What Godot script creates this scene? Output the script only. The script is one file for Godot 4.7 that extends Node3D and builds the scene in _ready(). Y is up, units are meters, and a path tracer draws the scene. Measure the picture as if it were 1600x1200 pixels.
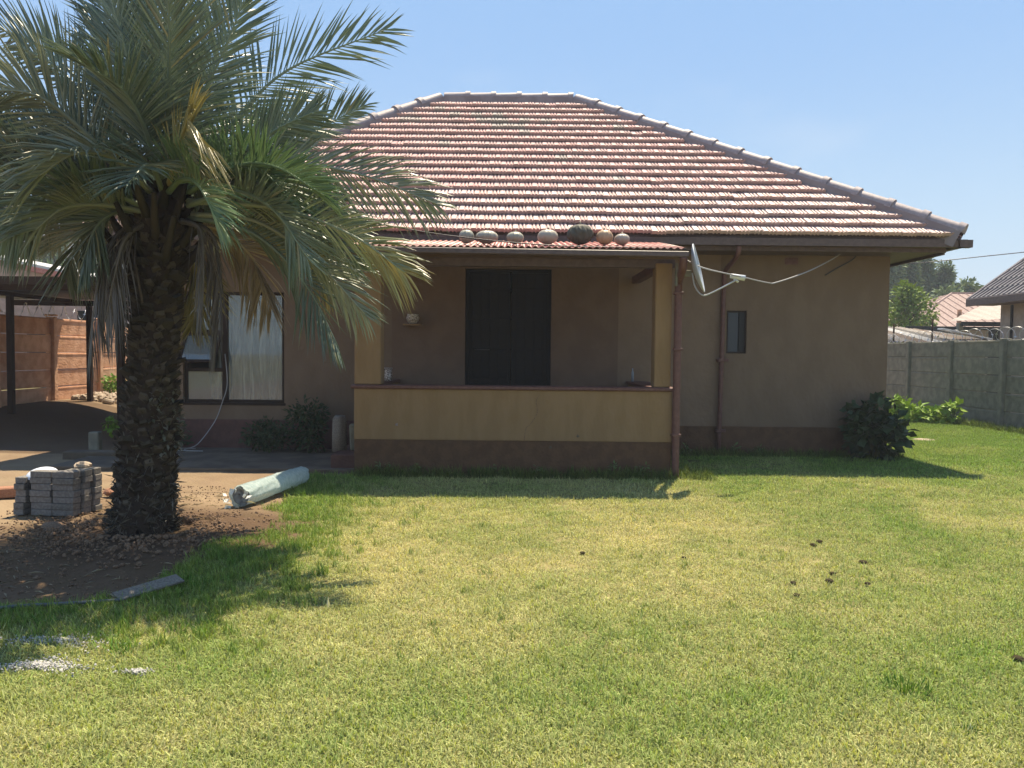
extends Node3D

var rng := RandomNumberGenerator.new()
var used := {}
var M := {}
var lumpy := FastNoiseLite.new()
var broad := FastNoiseLite.new()

# ---------------------------------------------------------------- naming
func numbered(called: String) -> String:
	var n: int = used.get(called, 0)
	used[called] = n + 1
	return called if n == 0 else "%s_%03d" % [called, n]

func tag(o: Node, label: String, category: String, group := "") -> void:
	o.set_meta("label", label)
	o.set_meta("category", category)
	if group != "":
		o.set_meta("group", group)

func thing(called: String, label: String, category: String, at := Vector3.ZERO, turn := 0.0, group := "") -> Node3D:
	var o := Node3D.new()
	o.name = numbered(called)
	add_child(o)
	o.position = at
	o.rotation.y = turn
	tag(o, label, category, group)
	return o

func put(called: String, mesh: Mesh, m: Material, parent: Node = null, at := Transform3D()) -> MeshInstance3D:
	var o := MeshInstance3D.new()
	o.mesh = mesh
	if m != null:
		o.material_override = m
	o.cast_shadow = GeometryInstance3D.SHADOW_CASTING_SETTING_ON
	if parent == null:
		o.name = numbered(called)
		add_child(o)
	else:
		o.name = called
		parent.add_child(o, true)
	o.transform = at
	return o

func build(called: String, s: SurfaceTool, m: Material, parent: Node = null, at := Transform3D()) -> MeshInstance3D:
	s.generate_normals()
	return put(called, s.commit(), m, parent, at)

func copy(o: Node3D, at: Vector3, turn: float, label := "") -> Node3D:
	var c: Node3D = o.duplicate()
	c.name = numbered(String(o.name).trim_suffix("_000"))
	add_child(c)
	c.position = at
	c.rotation.y = turn
	if label != "":
		c.set_meta("label", label)
	return c

# ---------------------------------------------------------------- mesh helpers
func mb(flat := true) -> SurfaceTool:
	var s := SurfaceTool.new()
	s.begin(Mesh.PRIMITIVE_TRIANGLES)
	s.set_smooth_group(-1 if flat else 0)
	return s

func tri(s: SurfaceTool, a: Vector3, b: Vector3, c: Vector3, out: Vector3) -> void:
	if (c - a).cross(b - a).dot(out) < 0.0:
		var t := b
		b = c
		c = t
	s.add_vertex(a)
	s.add_vertex(b)
	s.add_vertex(c)

func quad(s: SurfaceTool, a: Vector3, b: Vector3, c: Vector3, d: Vector3, out: Vector3) -> void:
	tri(s, a, b, c, out)
	tri(s, a, c, d, out)

# box between two corners, edges chamfered by e, turned by frame
func box(s: SurfaceTool, lo: Vector3, hi: Vector3, e := 0.0, frame := Transform3D()) -> void:
	var c := (lo + hi) * 0.5
	var h := (hi - lo).abs() * 0.5
	e = minf(e, minf(h.x, minf(h.y, h.z)) * 0.9)
	for ax in 3:
		var u := (ax + 1) % 3
		var v := (ax + 2) % 3
		for sg in [-1.0, 1.0]:
			var q: Array[Vector3] = []
			for k in [[-1, -1], [1, -1], [1, 1], [-1, 1]]:
				var p := Vector3.ZERO
				p[ax] = sg * h[ax]
				p[u] = k[0] * (h[u] - e)
				p[v] = k[1] * (h[v] - e)
				q.append(frame * (c + p))
			var n := Vector3.ZERO
			n[ax] = sg
			quad(s, q[0], q[1], q[2], q[3], frame.basis * n)
	if e <= 0.0:
		return
	for ax in 3:
		var u := (ax + 1) % 3
		var v := (ax + 2) % 3
		for su in [-1.0, 1.0]:
			for sv in [-1.0, 1.0]:
				var q: Array[Vector3] = []
				for k in [[-1, 0], [1, 0], [1, 1], [-1, 1]]:
					var p := Vector3.ZERO
					p[ax] = k[0] * (h[ax] - e)
					p[u] = su * (h[u] - (e if k[1] == 1 else 0.0))
					p[v] = sv * (h[v] - (e if k[1] == 0 else 0.0))
					q.append(frame * (c + p))
				var n := Vector3.ZERO
				n[u] = su
				n[v] = sv
				quad(s, q[0], q[1], q[2], q[3], frame.basis * n)
	for sx in [-1.0, 1.0]:
		for sy in [-1.0, 1.0]:
			for sz in [-1.0, 1.0]:
				var g := Vector3(sx, sy, sz)
				var a := c + Vector3(sx * h.x, sy * (h.y - e), sz * (h.z - e))
				var b := c + Vector3(sx * (h.x - e), sy * h.y, sz * (h.z - e))
				var d := c + Vector3(sx * (h.x - e), sy * (h.y - e), sz * h.z)
				tri(s, frame * a, frame * b, frame * d, frame.basis * g)

func bx(called: String, lo: Vector3, hi: Vector3, m: Material, parent: Node = null, e := 0.004) -> MeshInstance3D:
	var s := mb()
	box(s, lo, hi, e)
	return build(called, s, m, parent)

func across(d: Vector3) -> Vector3:
	var r := d.cross(Vector3.UP)
	if r.length() < 0.05:
		r = d.cross(Vector3.RIGHT)
	return r.normalized()

func tube(s: SurfaceTool, pts: Array, radii: Array, sides := 8, capped := true) -> void:
	var rings := []
	var n := pts.size()
	var side := Vector3.ZERO
	for i in n:
		var d: Vector3 = (pts[mini(i + 1, n - 1)] - pts[maxi(i - 1, 0)]).normalized()
		side = across(d) if i == 0 else (side - d * side.dot(d)).normalized()
		var up := side.cross(d).normalized()
		var r: float = radii[mini(i, radii.size() - 1)]
		var ring := []
		for k in sides:
			var a := TAU * k / sides
			ring.append(pts[i] + (side * cos(a) + up * sin(a)) * r)
		rings.append(ring)
	for i in n - 1:
		for k in sides:
			var k2 := (k + 1) % sides
			var mid: Vector3 = (rings[i][k] + rings[i + 1][k2]) * 0.5 - (pts[i] + pts[i + 1]) * 0.5
			quad(s, rings[i][k], rings[i][k2], rings[i + 1][k2], rings[i + 1][k], mid)
	if capped:
		for k in range(1, sides - 1):
			tri(s, rings[0][0], rings[0][k], rings[0][k + 1], pts[0] - pts[1])
			tri(s, rings[n - 1][0], rings[n - 1][k], rings[n - 1][k + 1], pts[n - 1] - pts[n - 2])

# rings: profile of [radius, height]; wobble shifts each vertex along its radius
func lathe(s: SurfaceTool, prof: Array, sides: int, wob: Callable, frame := Transform3D()) -> void:
	var rings := []
	for p in prof:
		var ring := []
		for k in sides:
			var a := TAU * k / sides
			var r: float = p[0] * wob.call(a, p[1])
			ring.append(Vector3(cos(a) * r, p[1], sin(a) * r))
		rings.append(ring)
	for i in prof.size() - 1:
		for k in sides:
			var k2 := (k + 1) % sides
			var a: Vector3 = rings[i][k]
			var b: Vector3 = rings[i][k2]
			var c: Vector3 = rings[i + 1][k2]
			var d: Vector3 = rings[i + 1][k]
			var am := TAU * (k + 0.5) / sides
			var dr: float = prof[i + 1][0] - prof[i][0]
			var dy: float = prof[i + 1][1] - prof[i][1]
			var out := Vector3(cos(am) * dy, -dr, sin(am) * dy)
			if out.length() < 1e-6:
				out = Vector3(cos(am), 0, sin(am))
			quad(s, frame * a, frame * b, frame * c, frame * d, frame.basis * out)

func even(_a: float, _y: float) -> float:
	return 1.0

func smooth_line(pts: Array, per := 8) -> Array:
	var out := []
	var n := pts.size()
	for i in n - 1:
		var a: Vector3 = pts[maxi(i - 1, 0)]
		var b: Vector3 = pts[i]
		var c: Vector3 = pts[i + 1]
		var d: Vector3 = pts[mini(i + 2, n - 1)]
		for k in per:
			out.append(b.cubic_interpolate(c, a, d, float(k) / per))
	out.append(pts[n - 1])
	return out

# a leaf: folded along its midrib, pointed
func leaf(s: SurfaceTool, at: Vector3, d: Vector3, n: Vector3, size: float, wide: float, col: Color) -> void:
	var w := d.cross(n).normalized() * size * wide * 0.5
	var m := at + d * size * 0.5 - n * size * 0.06
	var tip := at + d * size - n * size * 0.15
	s.set_color(col)
	tri(s, at, m, m + w + n * size * 0.07, n)
	tri(s, at, m, m - w + n * size * 0.07, n)
	tri(s, tip, m, m + w + n * size * 0.07, n)
	tri(s, tip, m, m - w + n * size * 0.07, n)

func rand_dir() -> Vector3:
	while true:
		var v := Vector3(rng.randf_range(-1, 1), rng.randf_range(-1, 1), rng.randf_range(-1, 1))
		if v.length() > 0.1 and v.length() < 1.0:
			return v.normalized()
	return Vector3.UP

# leaves spread in clumps through an ellipsoid
func foliage(s: SurfaceTool, c: Vector3, r: Vector3, clumps: int, per: int, size: float, wide: float, c1: Color, c2: Color, clump_r := 0.25) -> void:
	for i in clumps:
		var d := rand_dir() * pow(rng.randf(), 0.4)
		var at := c + d * r
		var tone := rng.randf()
		for k in per:
			var q := rand_dir()
			var p := at + q * clump_r * r.length() * 0.6 * rng.randf()
			var dir := (q + Vector3(d.x, d.y * 0.4 - 0.15, d.z) * 0.8).normalized()
			var n := (Vector3.UP + rand_dir() * 0.9).normalized()
			n = (n - dir * n.dot(dir)).normalized()
			var col := c1.lerp(c2, clampf(tone * 0.6 + rng.randf() * 0.4, 0, 1))
			leaf(s, p, dir, n, size * rng.randf_range(0.65, 1.3), wide, col)

# ---------------------------------------------------------------- materials
func lin(r: float, g: float, b: float) -> Color:
	return Color(r, g, b).linear_to_srgb()

func noise_tex(c1: Color, c2: Color, freq: float, seed_: int, size := 512, kind := FastNoiseLite.TYPE_SIMPLEX_SMOOTH, oct := 5, lo := 0.3, hi := 0.7) -> NoiseTexture2D:
	var n := FastNoiseLite.new()
	n.noise_type = kind
	n.seed = seed_
	n.frequency = freq
	n.fractal_octaves = oct
	var t := NoiseTexture2D.new()
	t.width = size
	t.height = size
	t.seamless = true
	t.noise = n
	var g := Gradient.new()
	g.offsets = PackedFloat32Array([lo, hi])
	g.colors = PackedColorArray([c1, c2])
	t.color_ramp = g
	return t

func bump_tex(freq: float, seed_: int, strength: float, size := 512, kind := FastNoiseLite.TYPE_SIMPLEX_SMOOTH) -> NoiseTexture2D:
	var n := FastNoiseLite.new()
	n.noise_type = kind
	n.seed = seed_
	n.frequency = freq
	n.fractal_octaves = 5
	var t := NoiseTexture2D.new()
	t.width = size
	t.height = size
	t.seamless = true
	t.as_normal_map = true
	t.bump_strength = strength
	t.noise = n
	return t

# c1, c2 linear real-world colours; tile = metres across one texture
func surf(c1: Array, c2: Array, tile: float, rough := 0.9, freq := 0.012, seed_ := 1, bump: Texture2D = null, bump_scale := 1.0, lo := 0.3, hi := 0.7) -> StandardMaterial3D:
	var m := StandardMaterial3D.new()
	m.albedo_texture = noise_tex(lin(c1[0], c1[1], c1[2]), lin(c2[0], c2[1], c2[2]), freq, seed_, 512, FastNoiseLite.TYPE_SIMPLEX_SMOOTH, 6, lo, hi)
	m.uv1_triplanar = true
	m.uv1_world_triplanar = true
	m.uv1_scale = Vector3.ONE / tile
	m.roughness = rough
	if bump != null:
		m.normal_enabled = true
		m.normal_texture = bump
		m.normal_scale = bump_scale
	return m

func plain(c: Array, rough := 0.7, metal := 0.0, spec := 0.5) -> StandardMaterial3D:
	var m := StandardMaterial3D.new()
	m.albedo_color = lin(c[0], c[1], c[2])
	m.roughness = rough
	m.metallic = metal
	m.metallic_specular = spec
	return m

func leafy(rough := 0.5, back := 0.5, spec := 0.4) -> StandardMaterial3D:
	var m := StandardMaterial3D.new()
	m.vertex_color_use_as_albedo = true
	m.roughness = rough
	m.metallic_specular = spec
	m.cull_mode = BaseMaterial3D.CULL_DISABLED
	m.backlight_enabled = true
	m.backlight = Color(back, back, back * 0.6)
	return m

func vcol(rough := 0.9, bump: Texture2D = null, tile := 1.0, spec := 0.3) -> StandardMaterial3D:
	var m := StandardMaterial3D.new()
	m.vertex_color_use_as_albedo = true
	m.roughness = rough
	m.metallic_specular = spec
	if bump != null:
		m.normal_enabled = true
		m.normal_texture = bump
		m.uv1_triplanar = true
		m.uv1_world_triplanar = true
		m.uv1_scale = Vector3.ONE / tile
	return m

func materials() -> void:
	var fine := bump_tex(0.05, 5, 3.0)
	var coarse := bump_tex(0.02, 8, 6.0)
	M.fine = fine
	M.coarse = coarse
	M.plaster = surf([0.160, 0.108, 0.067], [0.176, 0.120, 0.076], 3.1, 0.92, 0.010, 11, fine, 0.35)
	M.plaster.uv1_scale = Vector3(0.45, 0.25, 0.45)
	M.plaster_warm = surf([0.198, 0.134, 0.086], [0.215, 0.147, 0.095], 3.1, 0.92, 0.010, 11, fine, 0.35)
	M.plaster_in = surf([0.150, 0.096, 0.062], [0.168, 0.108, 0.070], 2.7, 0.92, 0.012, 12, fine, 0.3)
	M.plaster_tan = surf([0.236, 0.147, 0.066], [0.262, 0.165, 0.077], 2.3, 0.9, 0.011, 13, fine, 0.35)
	M.plaster_tan.uv1_scale = Vector3(0.8, 0.22, 0.8)
	M.plinth = surf([0.085, 0.040, 0.016], [0.112, 0.056, 0.024], 1.3, 0.85, 0.015, 14, fine, 0.6)
	M.maroon = surf([0.080, 0.034, 0.025], [0.105, 0.046, 0.034], 1.3, 0.75, 0.015, 15, fine, 0.5)
	M.trim = surf([0.105, 0.042, 0.032], [0.14, 0.060, 0.046], 0.9, 0.55, 0.02, 16, fine, 0.3)
	M.gutter = surf([0.085, 0.055, 0.048], [0.115, 0.075, 0.064], 0.9, 0.5, 0.02, 17)
	M.iron = surf([0.33, 0.10, 0.075], [0.46, 0.17, 0.13], 0.8, 0.45, 0.02, 18)
	M.frame = plain([0.032, 0.020, 0.014], 0.6, 0.0, 0.25)
	M.dark = plain([0.013, 0.012, 0.011], 0.5, 0.0, 0.25)
	M.blackish = plain([0.02, 0.02, 0.02], 0.8)
	M.cap = surf([0.26, 0.215, 0.215], [0.36, 0.30, 0.30], 0.7, 0.6, 0.02, 19, fine, 0.3)
	M.capbed = surf([0.22, 0.18, 0.18], [0.27, 0.225, 0.225], 1.6, 0.8, 0.01, 119)
	M.mortar = surf([0.18, 0.14, 0.14], [0.25, 0.20, 0.19], 0.4, 0.95, 0.02, 20, fine, 0.6)
	M.concrete = surf([0.085, 0.064, 0.044], [0.135, 0.102, 0.070], 2.6, 0.95, 0.01, 21, fine, 0.4)
	M.brickgrey = surf([0.15, 0.135, 0.12], [0.22, 0.205, 0.185], 0.35, 0.95, 0.02, 22, fine, 0.7)
	M.brickgrey2 = surf([0.12, 0.11, 0.095], [0.19, 0.175, 0.155], 0.35, 0.95, 0.02, 23, fine, 0.7)
	M.wallgrey = surf([0.165, 0.158, 0.118], [0.225, 0.213, 0.16], 2.1, 0.95, 0.014, 24, fine, 0.35)
	M.wallgrey2 = surf([0.135, 0.132, 0.096], [0.195, 0.187, 0.14], 1.9, 0.95, 0.014, 25, fine, 0.35)
	M.terra = surf([0.60, 0.33, 0.19], [0.72, 0.43, 0.265], 1.7, 0.95, 0.012, 26, fine, 0.6)
	M.terra2 = surf([0.54, 0.28, 0.155], [0.66, 0.375, 0.225], 1.7, 0.95, 0.012, 27, fine, 0.6)
	M.wood = surf([0.12, 0.105, 0.085], [0.23, 0.205, 0.17], 0.3, 0.9, 0.03, 28, fine, 0.8)
	M.post = plain([0.045, 0.026, 0.017], 0.8, 0.0, 0.2)
	M.glass = StandardMaterial3D.new()
	M.glass.transparency = BaseMaterial3D.TRANSPARENCY_ALPHA
	M.glass.albedo_color = Color(0.85, 0.9, 0.88, 0.12)
	M.glass.roughness = 0.02
	M.glass.metallic_specular = 0.6
	M.curtain = surf([0.02, 0.024, 0.018], [0.30, 0.31, 0.25], 0.45, 0.9, 0.03, 29)
	M.curtain.uv1_scale = Vector3(0.75, 0.06, 0.4)
	M.curtain.backlight_enabled = true
	M.curtain.backlight = Color(0.3, 0.3, 0.3)
	M.steel = plain([0.5, 0.5, 0.5], 0.35, 0.9)
	M.wire = plain([0.45, 0.45, 0.46], 0.4, 0.6)
	M.whitepaint = plain([0.62, 0.64, 0.64], 0.4)
	M.cable = plain([0.05, 0.045, 0.045], 0.5)
	M.palecable = plain([0.34, 0.33, 0.32], 0.5)
	M.soilclod = surf([0.10, 0.062, 0.036], [0.26, 0.165, 0.10], 0.3, 1.0, 0.03, 30, coarse, 0.8)
	M.stone = surf([0.30, 0.24, 0.18], [0.50, 0.40, 0.30], 0.3, 0.95, 0.03, 31, coarse, 0.8)
	M.redbrick = surf([0.26, 0.12, 0.065], [0.36, 0.18, 0.105], 0.3, 0.95, 0.03, 32, coarse, 0.8)
	M.leaf = leafy(0.5, 0.55, 0.28)
	M.palmleaf = leafy(0.40, 0.42, 0.55)
	M.palmleaf.backlight = Color(0.58, 0.58, 0.54)
	M.grass = leafy(0.6, 0.8, 0.25)
	M.treeleaf = leafy(0.6, 0.5, 0.3)
	M.bark = vcol(0.95, coarse, 0.25)
	M.ground = vcol(1.0, coarse, 0.6, 0.1)
	M.tile = []
	for i in 7:
		var r := RandomNumberGenerator.new()
		r.seed = 90 + i
		var k: float = [0.88, 0.95, 1.0, 1.03, 1.07, 0.97, 1.04][i]
		var hue: float = [0.0, 0.02, -0.02, 0.03, 0.0, 0.05, -0.03][i]
		var c1 := [(0.41 + hue * 0.6) * k, 0.278 * k, (0.252 - hue * 0.3) * k]
		var c2 := [(0.50 + hue * 0.6) * k, 0.365 * k, (0.340 - hue * 0.3) * k]
		M.tile.append(surf(c1, c2, 0.6, 0.55, 0.02, 40 + i))
# ---------------------------------------------------------------- ground
func rise(x: float, z: float) -> float:
	var h := 0.34 * smoothstep(-7.6, -9.8, x) * smoothstep(-12.0, -15.5, z)
	return h + lumpy.get_noise_2d(x * 60.0, z * 60.0) * 0.012

# how far inside the lawn a point is (metres, negative on bare soil)
func lawn_depth(x: float, z: float) -> float:
	var d := 0.0
	var wob := broad.get_noise_2d(x * 110.0, z * 110.0) * 0.16 + lumpy.get_noise_2d(x * 240.0, z * 240.0) * 0.07
	if z > -4.25:
		d = z + 4.22 + (x + 2.3) * -0.12
		if x > -2.1:
			d = maxf(d, x + 2.15)
	else:
		var edge := -2.12
		if z < -5.5:
			edge = lerpf(-2.12, -1.88, clampf((-5.5 - z) / 0.6, 0, 1))
		if z < -6.2:
			edge = lerpf(-1.88, -2.4, clampf((-6.2 - z) / 2.6, 0, 1))
		d = x - edge
	d += wob
	if z < -8.97:
		if x < 1.9:
			d = minf(d, -8.97 - z if false else -1.0)
		elif z < -11.1 and x < 5.46:
			d = -1.0
	if x > 9.85:
		d = -1.0
	return d

func ground() -> void:
	# the soil: one sheet out to the horizon, fine where it is close
	var s := mb(false)
	var xs := []
	var zs := []
	var x := -14.0
	while x < 12.0:
		xs.append(x)
		x += 0.14
	xs = [-900.0, -300.0, -100.0, -50.0, -25.0] + xs + [14.0, 25.0, 50.0, 100.0, 300.0, 900.0]
	var z := 3.0
	while z > -22.0:
		zs.append(z)
		z -= 0.14
	zs = [300.0, 60.0, 15.0] + zs + [-30.0, -50.0, -100.0, -300.0, -900.0]
	for zz in zs:
		for xx in xs:
			var n1 := broad.get_noise_2d(xx * 45.0, zz * 45.0)
			var n2 := lumpy.get_noise_2d(xx * 320.0, zz * 320.0)
			var c := Color(0.190, 0.135, 0.086).lerp(Color(0.285, 0.212, 0.137), clampf(0.5 + n1 * 0.9 + n2 * 0.4, 0, 1))
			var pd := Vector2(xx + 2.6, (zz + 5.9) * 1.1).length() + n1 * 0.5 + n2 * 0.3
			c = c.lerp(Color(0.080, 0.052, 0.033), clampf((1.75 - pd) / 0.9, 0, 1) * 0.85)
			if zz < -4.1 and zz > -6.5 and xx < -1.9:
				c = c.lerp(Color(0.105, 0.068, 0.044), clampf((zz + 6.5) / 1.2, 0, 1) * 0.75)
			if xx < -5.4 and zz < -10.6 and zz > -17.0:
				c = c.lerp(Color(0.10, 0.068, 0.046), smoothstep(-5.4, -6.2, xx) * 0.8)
			if xx < -12.0 or xx > 11.0 or zz < -22.0:
				c = Color(0.19, 0.17, 0.08)
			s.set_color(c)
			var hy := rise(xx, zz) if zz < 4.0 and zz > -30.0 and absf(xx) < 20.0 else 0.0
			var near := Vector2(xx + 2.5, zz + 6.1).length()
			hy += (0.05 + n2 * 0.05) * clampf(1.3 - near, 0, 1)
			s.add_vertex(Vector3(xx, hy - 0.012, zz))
	var w := xs.size()
	for j in zs.size() - 1:
		for i in w - 1:
			var a := j * w + i
			for k in [a, a + w, a + 1, a + 1, a + w, a + w + 1]:
				s.add_index(k)
	var o := build("ground", s, M.ground)
	o.set_meta("kind", "structure")
	# the turf: thatch and roots, with a ragged edge
	s = mb(false)
	var step := 0.07
	for j in int(16.0 / step):
		for i in int(14.5 / step):
			var x0 := -4.6 + i * step
			var z0 := 1.0 - j * step
			if lawn_depth(x0 + step * 0.5, z0 - step * 0.5) < 0.0:
				continue
			var q := []
			for k in [[0, 0], [1, 0], [1, 1], [0, 1]]:
				var px: float = x0 + k[0] * step
				var pz: float = z0 - k[1] * step
				q.append(Vector3(px, rise(px, pz) + 0.006, pz))
			for t in [0, 1, 2, 0, 2, 3]:
				s.set_color(thatch(q[t].x, q[t].z))
				s.add_vertex(q[t])
	s.index()
	var l := build("lawn", s, M.ground)
	l.set_meta("kind", "structure")
	# concrete apron along the house, left of the veranda
	s = mb()
	box(s, Vector3(-5.6, -0.05, -11.15), Vector3(-1.86, 0.035, -9.2), 0.012)
	var ap := build("pavement", s, M.concrete)
	ap.set_meta("kind", "structure")

func dryness(x: float, z: float) -> float:
	var n := broad.get_noise_2d(x * 38.0, z * 38.0) * 0.75 + broad.get_noise_2d(x * 120.0 + 500.0, z * 120.0) * 0.5
	var d := 0.60 + n * 0.55
	d -= smoothstep(-7.5, -11.0, z) * 0.38            # the far lawn is greener
	d -= smoothstep(1.1, 0.0, lawn_depth(x, z)) * 0.42 * smoothstep(-4.0, -4.9, z)  # long grass by the soil edge
	d -= smoothstep(1.4, 3.0, x) * 0.15 + smoothstep(-3.6, -2.6, z) * 0.12
	d += 0.14 * exp(-pow((x - 0.4) / 1.6, 2.0) - pow((z + 5.4) / 1.8, 2.0))
	return clampf(d, 0.0, 1.0)

func thatch(x: float, z: float) -> Color:
	var d := dryness(x, z)
	var n := lumpy.get_noise_2d(x * 500.0, z * 500.0)
	return Color(0.09, 0.105, 0.035).lerp(Color(0.28, 0.235, 0.11), clampf(d * 0.9 + n * 0.5, 0, 1))

func tuft_mesh(blades: int, spread: float, lo: float, hi: float, wide: float, lay: float) -> ArrayMesh:
	var s := mb()
	for i in blades:
		var a := rng.randf() * TAU
		var p := Vector3(cos(a), 0, sin(a)) * spread * sqrt(rng.randf())
		var b := rng.randf() * TAU
		var lean := Vector3(cos(b), 0, sin(b))
		var tilt := rng.randf_range(0.1, 1.0) * lay
		var d := (Vector3.UP + lean * tilt).normalized()
		var h := rng.randf_range(lo, hi)
		var w := lean.cross(Vector3.UP).rotated(Vector3.UP, rng.randf_range(-0.7, 0.7)).normalized() * wide * rng.randf_range(0.7, 1.3) * 0.5
		var m := p + d * h * 0.55
		var tip := m + (d + lean * tilt * 0.9 - Vector3.UP * 0.25 * tilt).normalized() * h * 0.5
		var k := rng.randf_range(0.38, 1.4)
		var c := Color(k, k, k)
		if rng.randf() < 0.25:
			c = Color(1.45 * k, 1.2 * k, 1.2 * k)
		s.set_color(c)
		quad(s, p - w, p + w, m + w * 0.8, m - w * 0.8, d.cross(w))
		tri(s, m - w * 0.8, m + w * 0.8, tip, d.cross(w))
	s.generate_normals()
	return s.commit()

func scatter(called: String, mesh: Mesh, m: Material, at: Array, cols: Array) -> void:
	var mm := MultiMesh.new()
	mm.transform_format = MultiMesh.TRANSFORM_3D
	mm.use_colors = true
	mm.mesh = mesh
	mm.instance_count = at.size()
	for i in at.size():
		mm.set_instance_transform(i, at[i])
		mm.set_instance_color(i, cols[i])
	var o := MultiMeshInstance3D.new()
	o.multimesh = mm
	o.material_override = m
	o.name = numbered(called)
	add_child(o)
	o.set_meta("kind", "stuff")
	tag(o, {"mown_grass": "mown green and straw coloured grass covering the whole lawn", "long_grass": "longer bright green grass along the edge of the bare soil and under the walls"}[called], "grass")

func grass() -> void:
	rng.seed = 77
	var short := tuft_mesh(36, 0.068, 0.018, 0.046, 0.0044, 2.4)
	var at := []
	var cols := []
	for i in 62000:
		# denser close to the eye
		var z := -2.0 - 12.8 * pow(rng.randf(), 1.5)
		var half := -z * 0.70 + 0.5
		var x := rng.randf_range(-half, half)
		if x < -3.4 or x > 9.9 or lawn_depth(x, z) < -0.03:
			continue
		var bare := lumpy.get_noise_2d(x * 210.0 + 90.0, z * 210.0)
		if bare > 0.40 and rng.randf() < 0.6:
			continue
		var d := dryness(x, z) + rng.randf_range(-0.22, 0.22)
		var c := Color(0.225, 0.365, 0.066).lerp(Color(0.70, 0.64, 0.31), clampf(d, 0, 1))
		c = c * rng.randf_range(0.8, 1.2)
		var sc := rng.randf_range(0.75, 1.2) * (1.0 + smoothstep(-5.0, -10.0, z) * 0.35)
		var t := Transform3D(Basis(Vector3.UP, rng.randf() * TAU).scaled(Vector3(sc, sc * rng.randf_range(0.7, 1.15), sc)), Vector3(x, rise(x, z), z))
		at.append(t)
		cols.append(c)
	# the right hand strip behind the house corner
	for i in 7000:
		var z := rng.randf_range(-19.0, -11.0)
		var x := rng.randf_range(5.5, 9.85)
		var d := dryness(x, z) * 0.8 + rng.randf_range(-0.2, 0.2)
		at.append(Transform3D(Basis(Vector3.UP, rng.randf() * TAU).scaled(Vector3.ONE * rng.randf_range(1.2, 1.7)), Vector3(x, rise(x, z), z)))
		cols.append(Color(0.22, 0.34, 0.07).lerp(Color(0.52, 0.53, 0.22), clampf(d, 0, 1)))
	scatter("mown_grass", short, M.grass, at, cols)
	var long := tuft_mesh(26, 0.07, 0.05, 0.12, 0.0052, 1.1)
	at = []
	cols = []
	for i in 16000:
		var z := rng.randf_range(-9.2, -3.6)
		var x := rng.randf_range(-3.4, -0.3)
		var d := lawn_depth(x, z)
		if d < -0.1 or rng.randf() > smoothstep(1.15, 0.1, d + lumpy.get_noise_2d(x * 150.0, z * 150.0) * 0.7) * 0.4:
			continue
		if z < -6.2 and rng.randf() < 0.55:
			continue
		at.append(Transform3D(Basis(Vector3.UP, rng.randf() * TAU).scaled(Vector3.ONE * rng.randf_range(0.35, 0.85)), Vector3(x, rise(x, z), z)))
		cols.append(Color(0.16, 0.31, 0.05).lerp(Color(0.34, 0.42, 0.10), rng.randf()))
	for i in 700:
		var on_ver := rng.randf() < 0.55
		var x := rng.randf_range(-1.8, 1.9) if on_ver else rng.randf_range(1.95, 5.6)
		var z := rng.randf_range(-8.98, -8.8) if on_ver else rng.randf_range(-11.1, -10.9)
		if not on_ver and rng.randf() < 0.12:
			z = rng.randf_range(-9.3, -8.8)
			x = rng.randf_range(1.95, 2.4)
		at.append(Transform3D(Basis(Vector3.UP, rng.randf() * TAU).scaled(Vector3.ONE * rng.randf_range(0.5, 1.5)), Vector3(x, rise(x, z), z)))
		cols.append(Color(0.09, 0.15, 0.03).lerp(Color(0.2, 0.24, 0.06), rng.randf()))
	for i in 420:
		var z := -2.6 - 7.5 * rng.randf()
		var x := rng.randf_range(-1.8, -z * 0.68)
		if lawn_depth(x, z) < 0.1 or broad.get_noise_2d(x * 90.0 + 40.0, z * 90.0) < 0.05:
			continue
		at.append(Transform3D(Basis(Vector3.UP, rng.randf() * TAU).scaled(Vector3.ONE * rng.randf_range(0.28, 0.6)), Vector3(x, rise(x, z), z)))
		cols.append(Color(0.13, 0.25, 0.045).lerp(Color(0.26, 0.36, 0.09), rng.randf()))
	for i in 400:
		var z := rng.randf_range(-20.0, -11.5)
		at.append(Transform3D(Basis(Vector3.UP, rng.randf() * TAU).scaled(Vector3.ONE * rng.randf_range(0.9, 1.8)), Vector3(9.85 - 0.25 * rng.randf(), 0, z)))
		cols.append(Color(0.09, 0.16, 0.03).lerp(Color(0.2, 0.25, 0.06), rng.randf()))
	scatter("long_grass", long, M.grass, at, cols)

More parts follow.
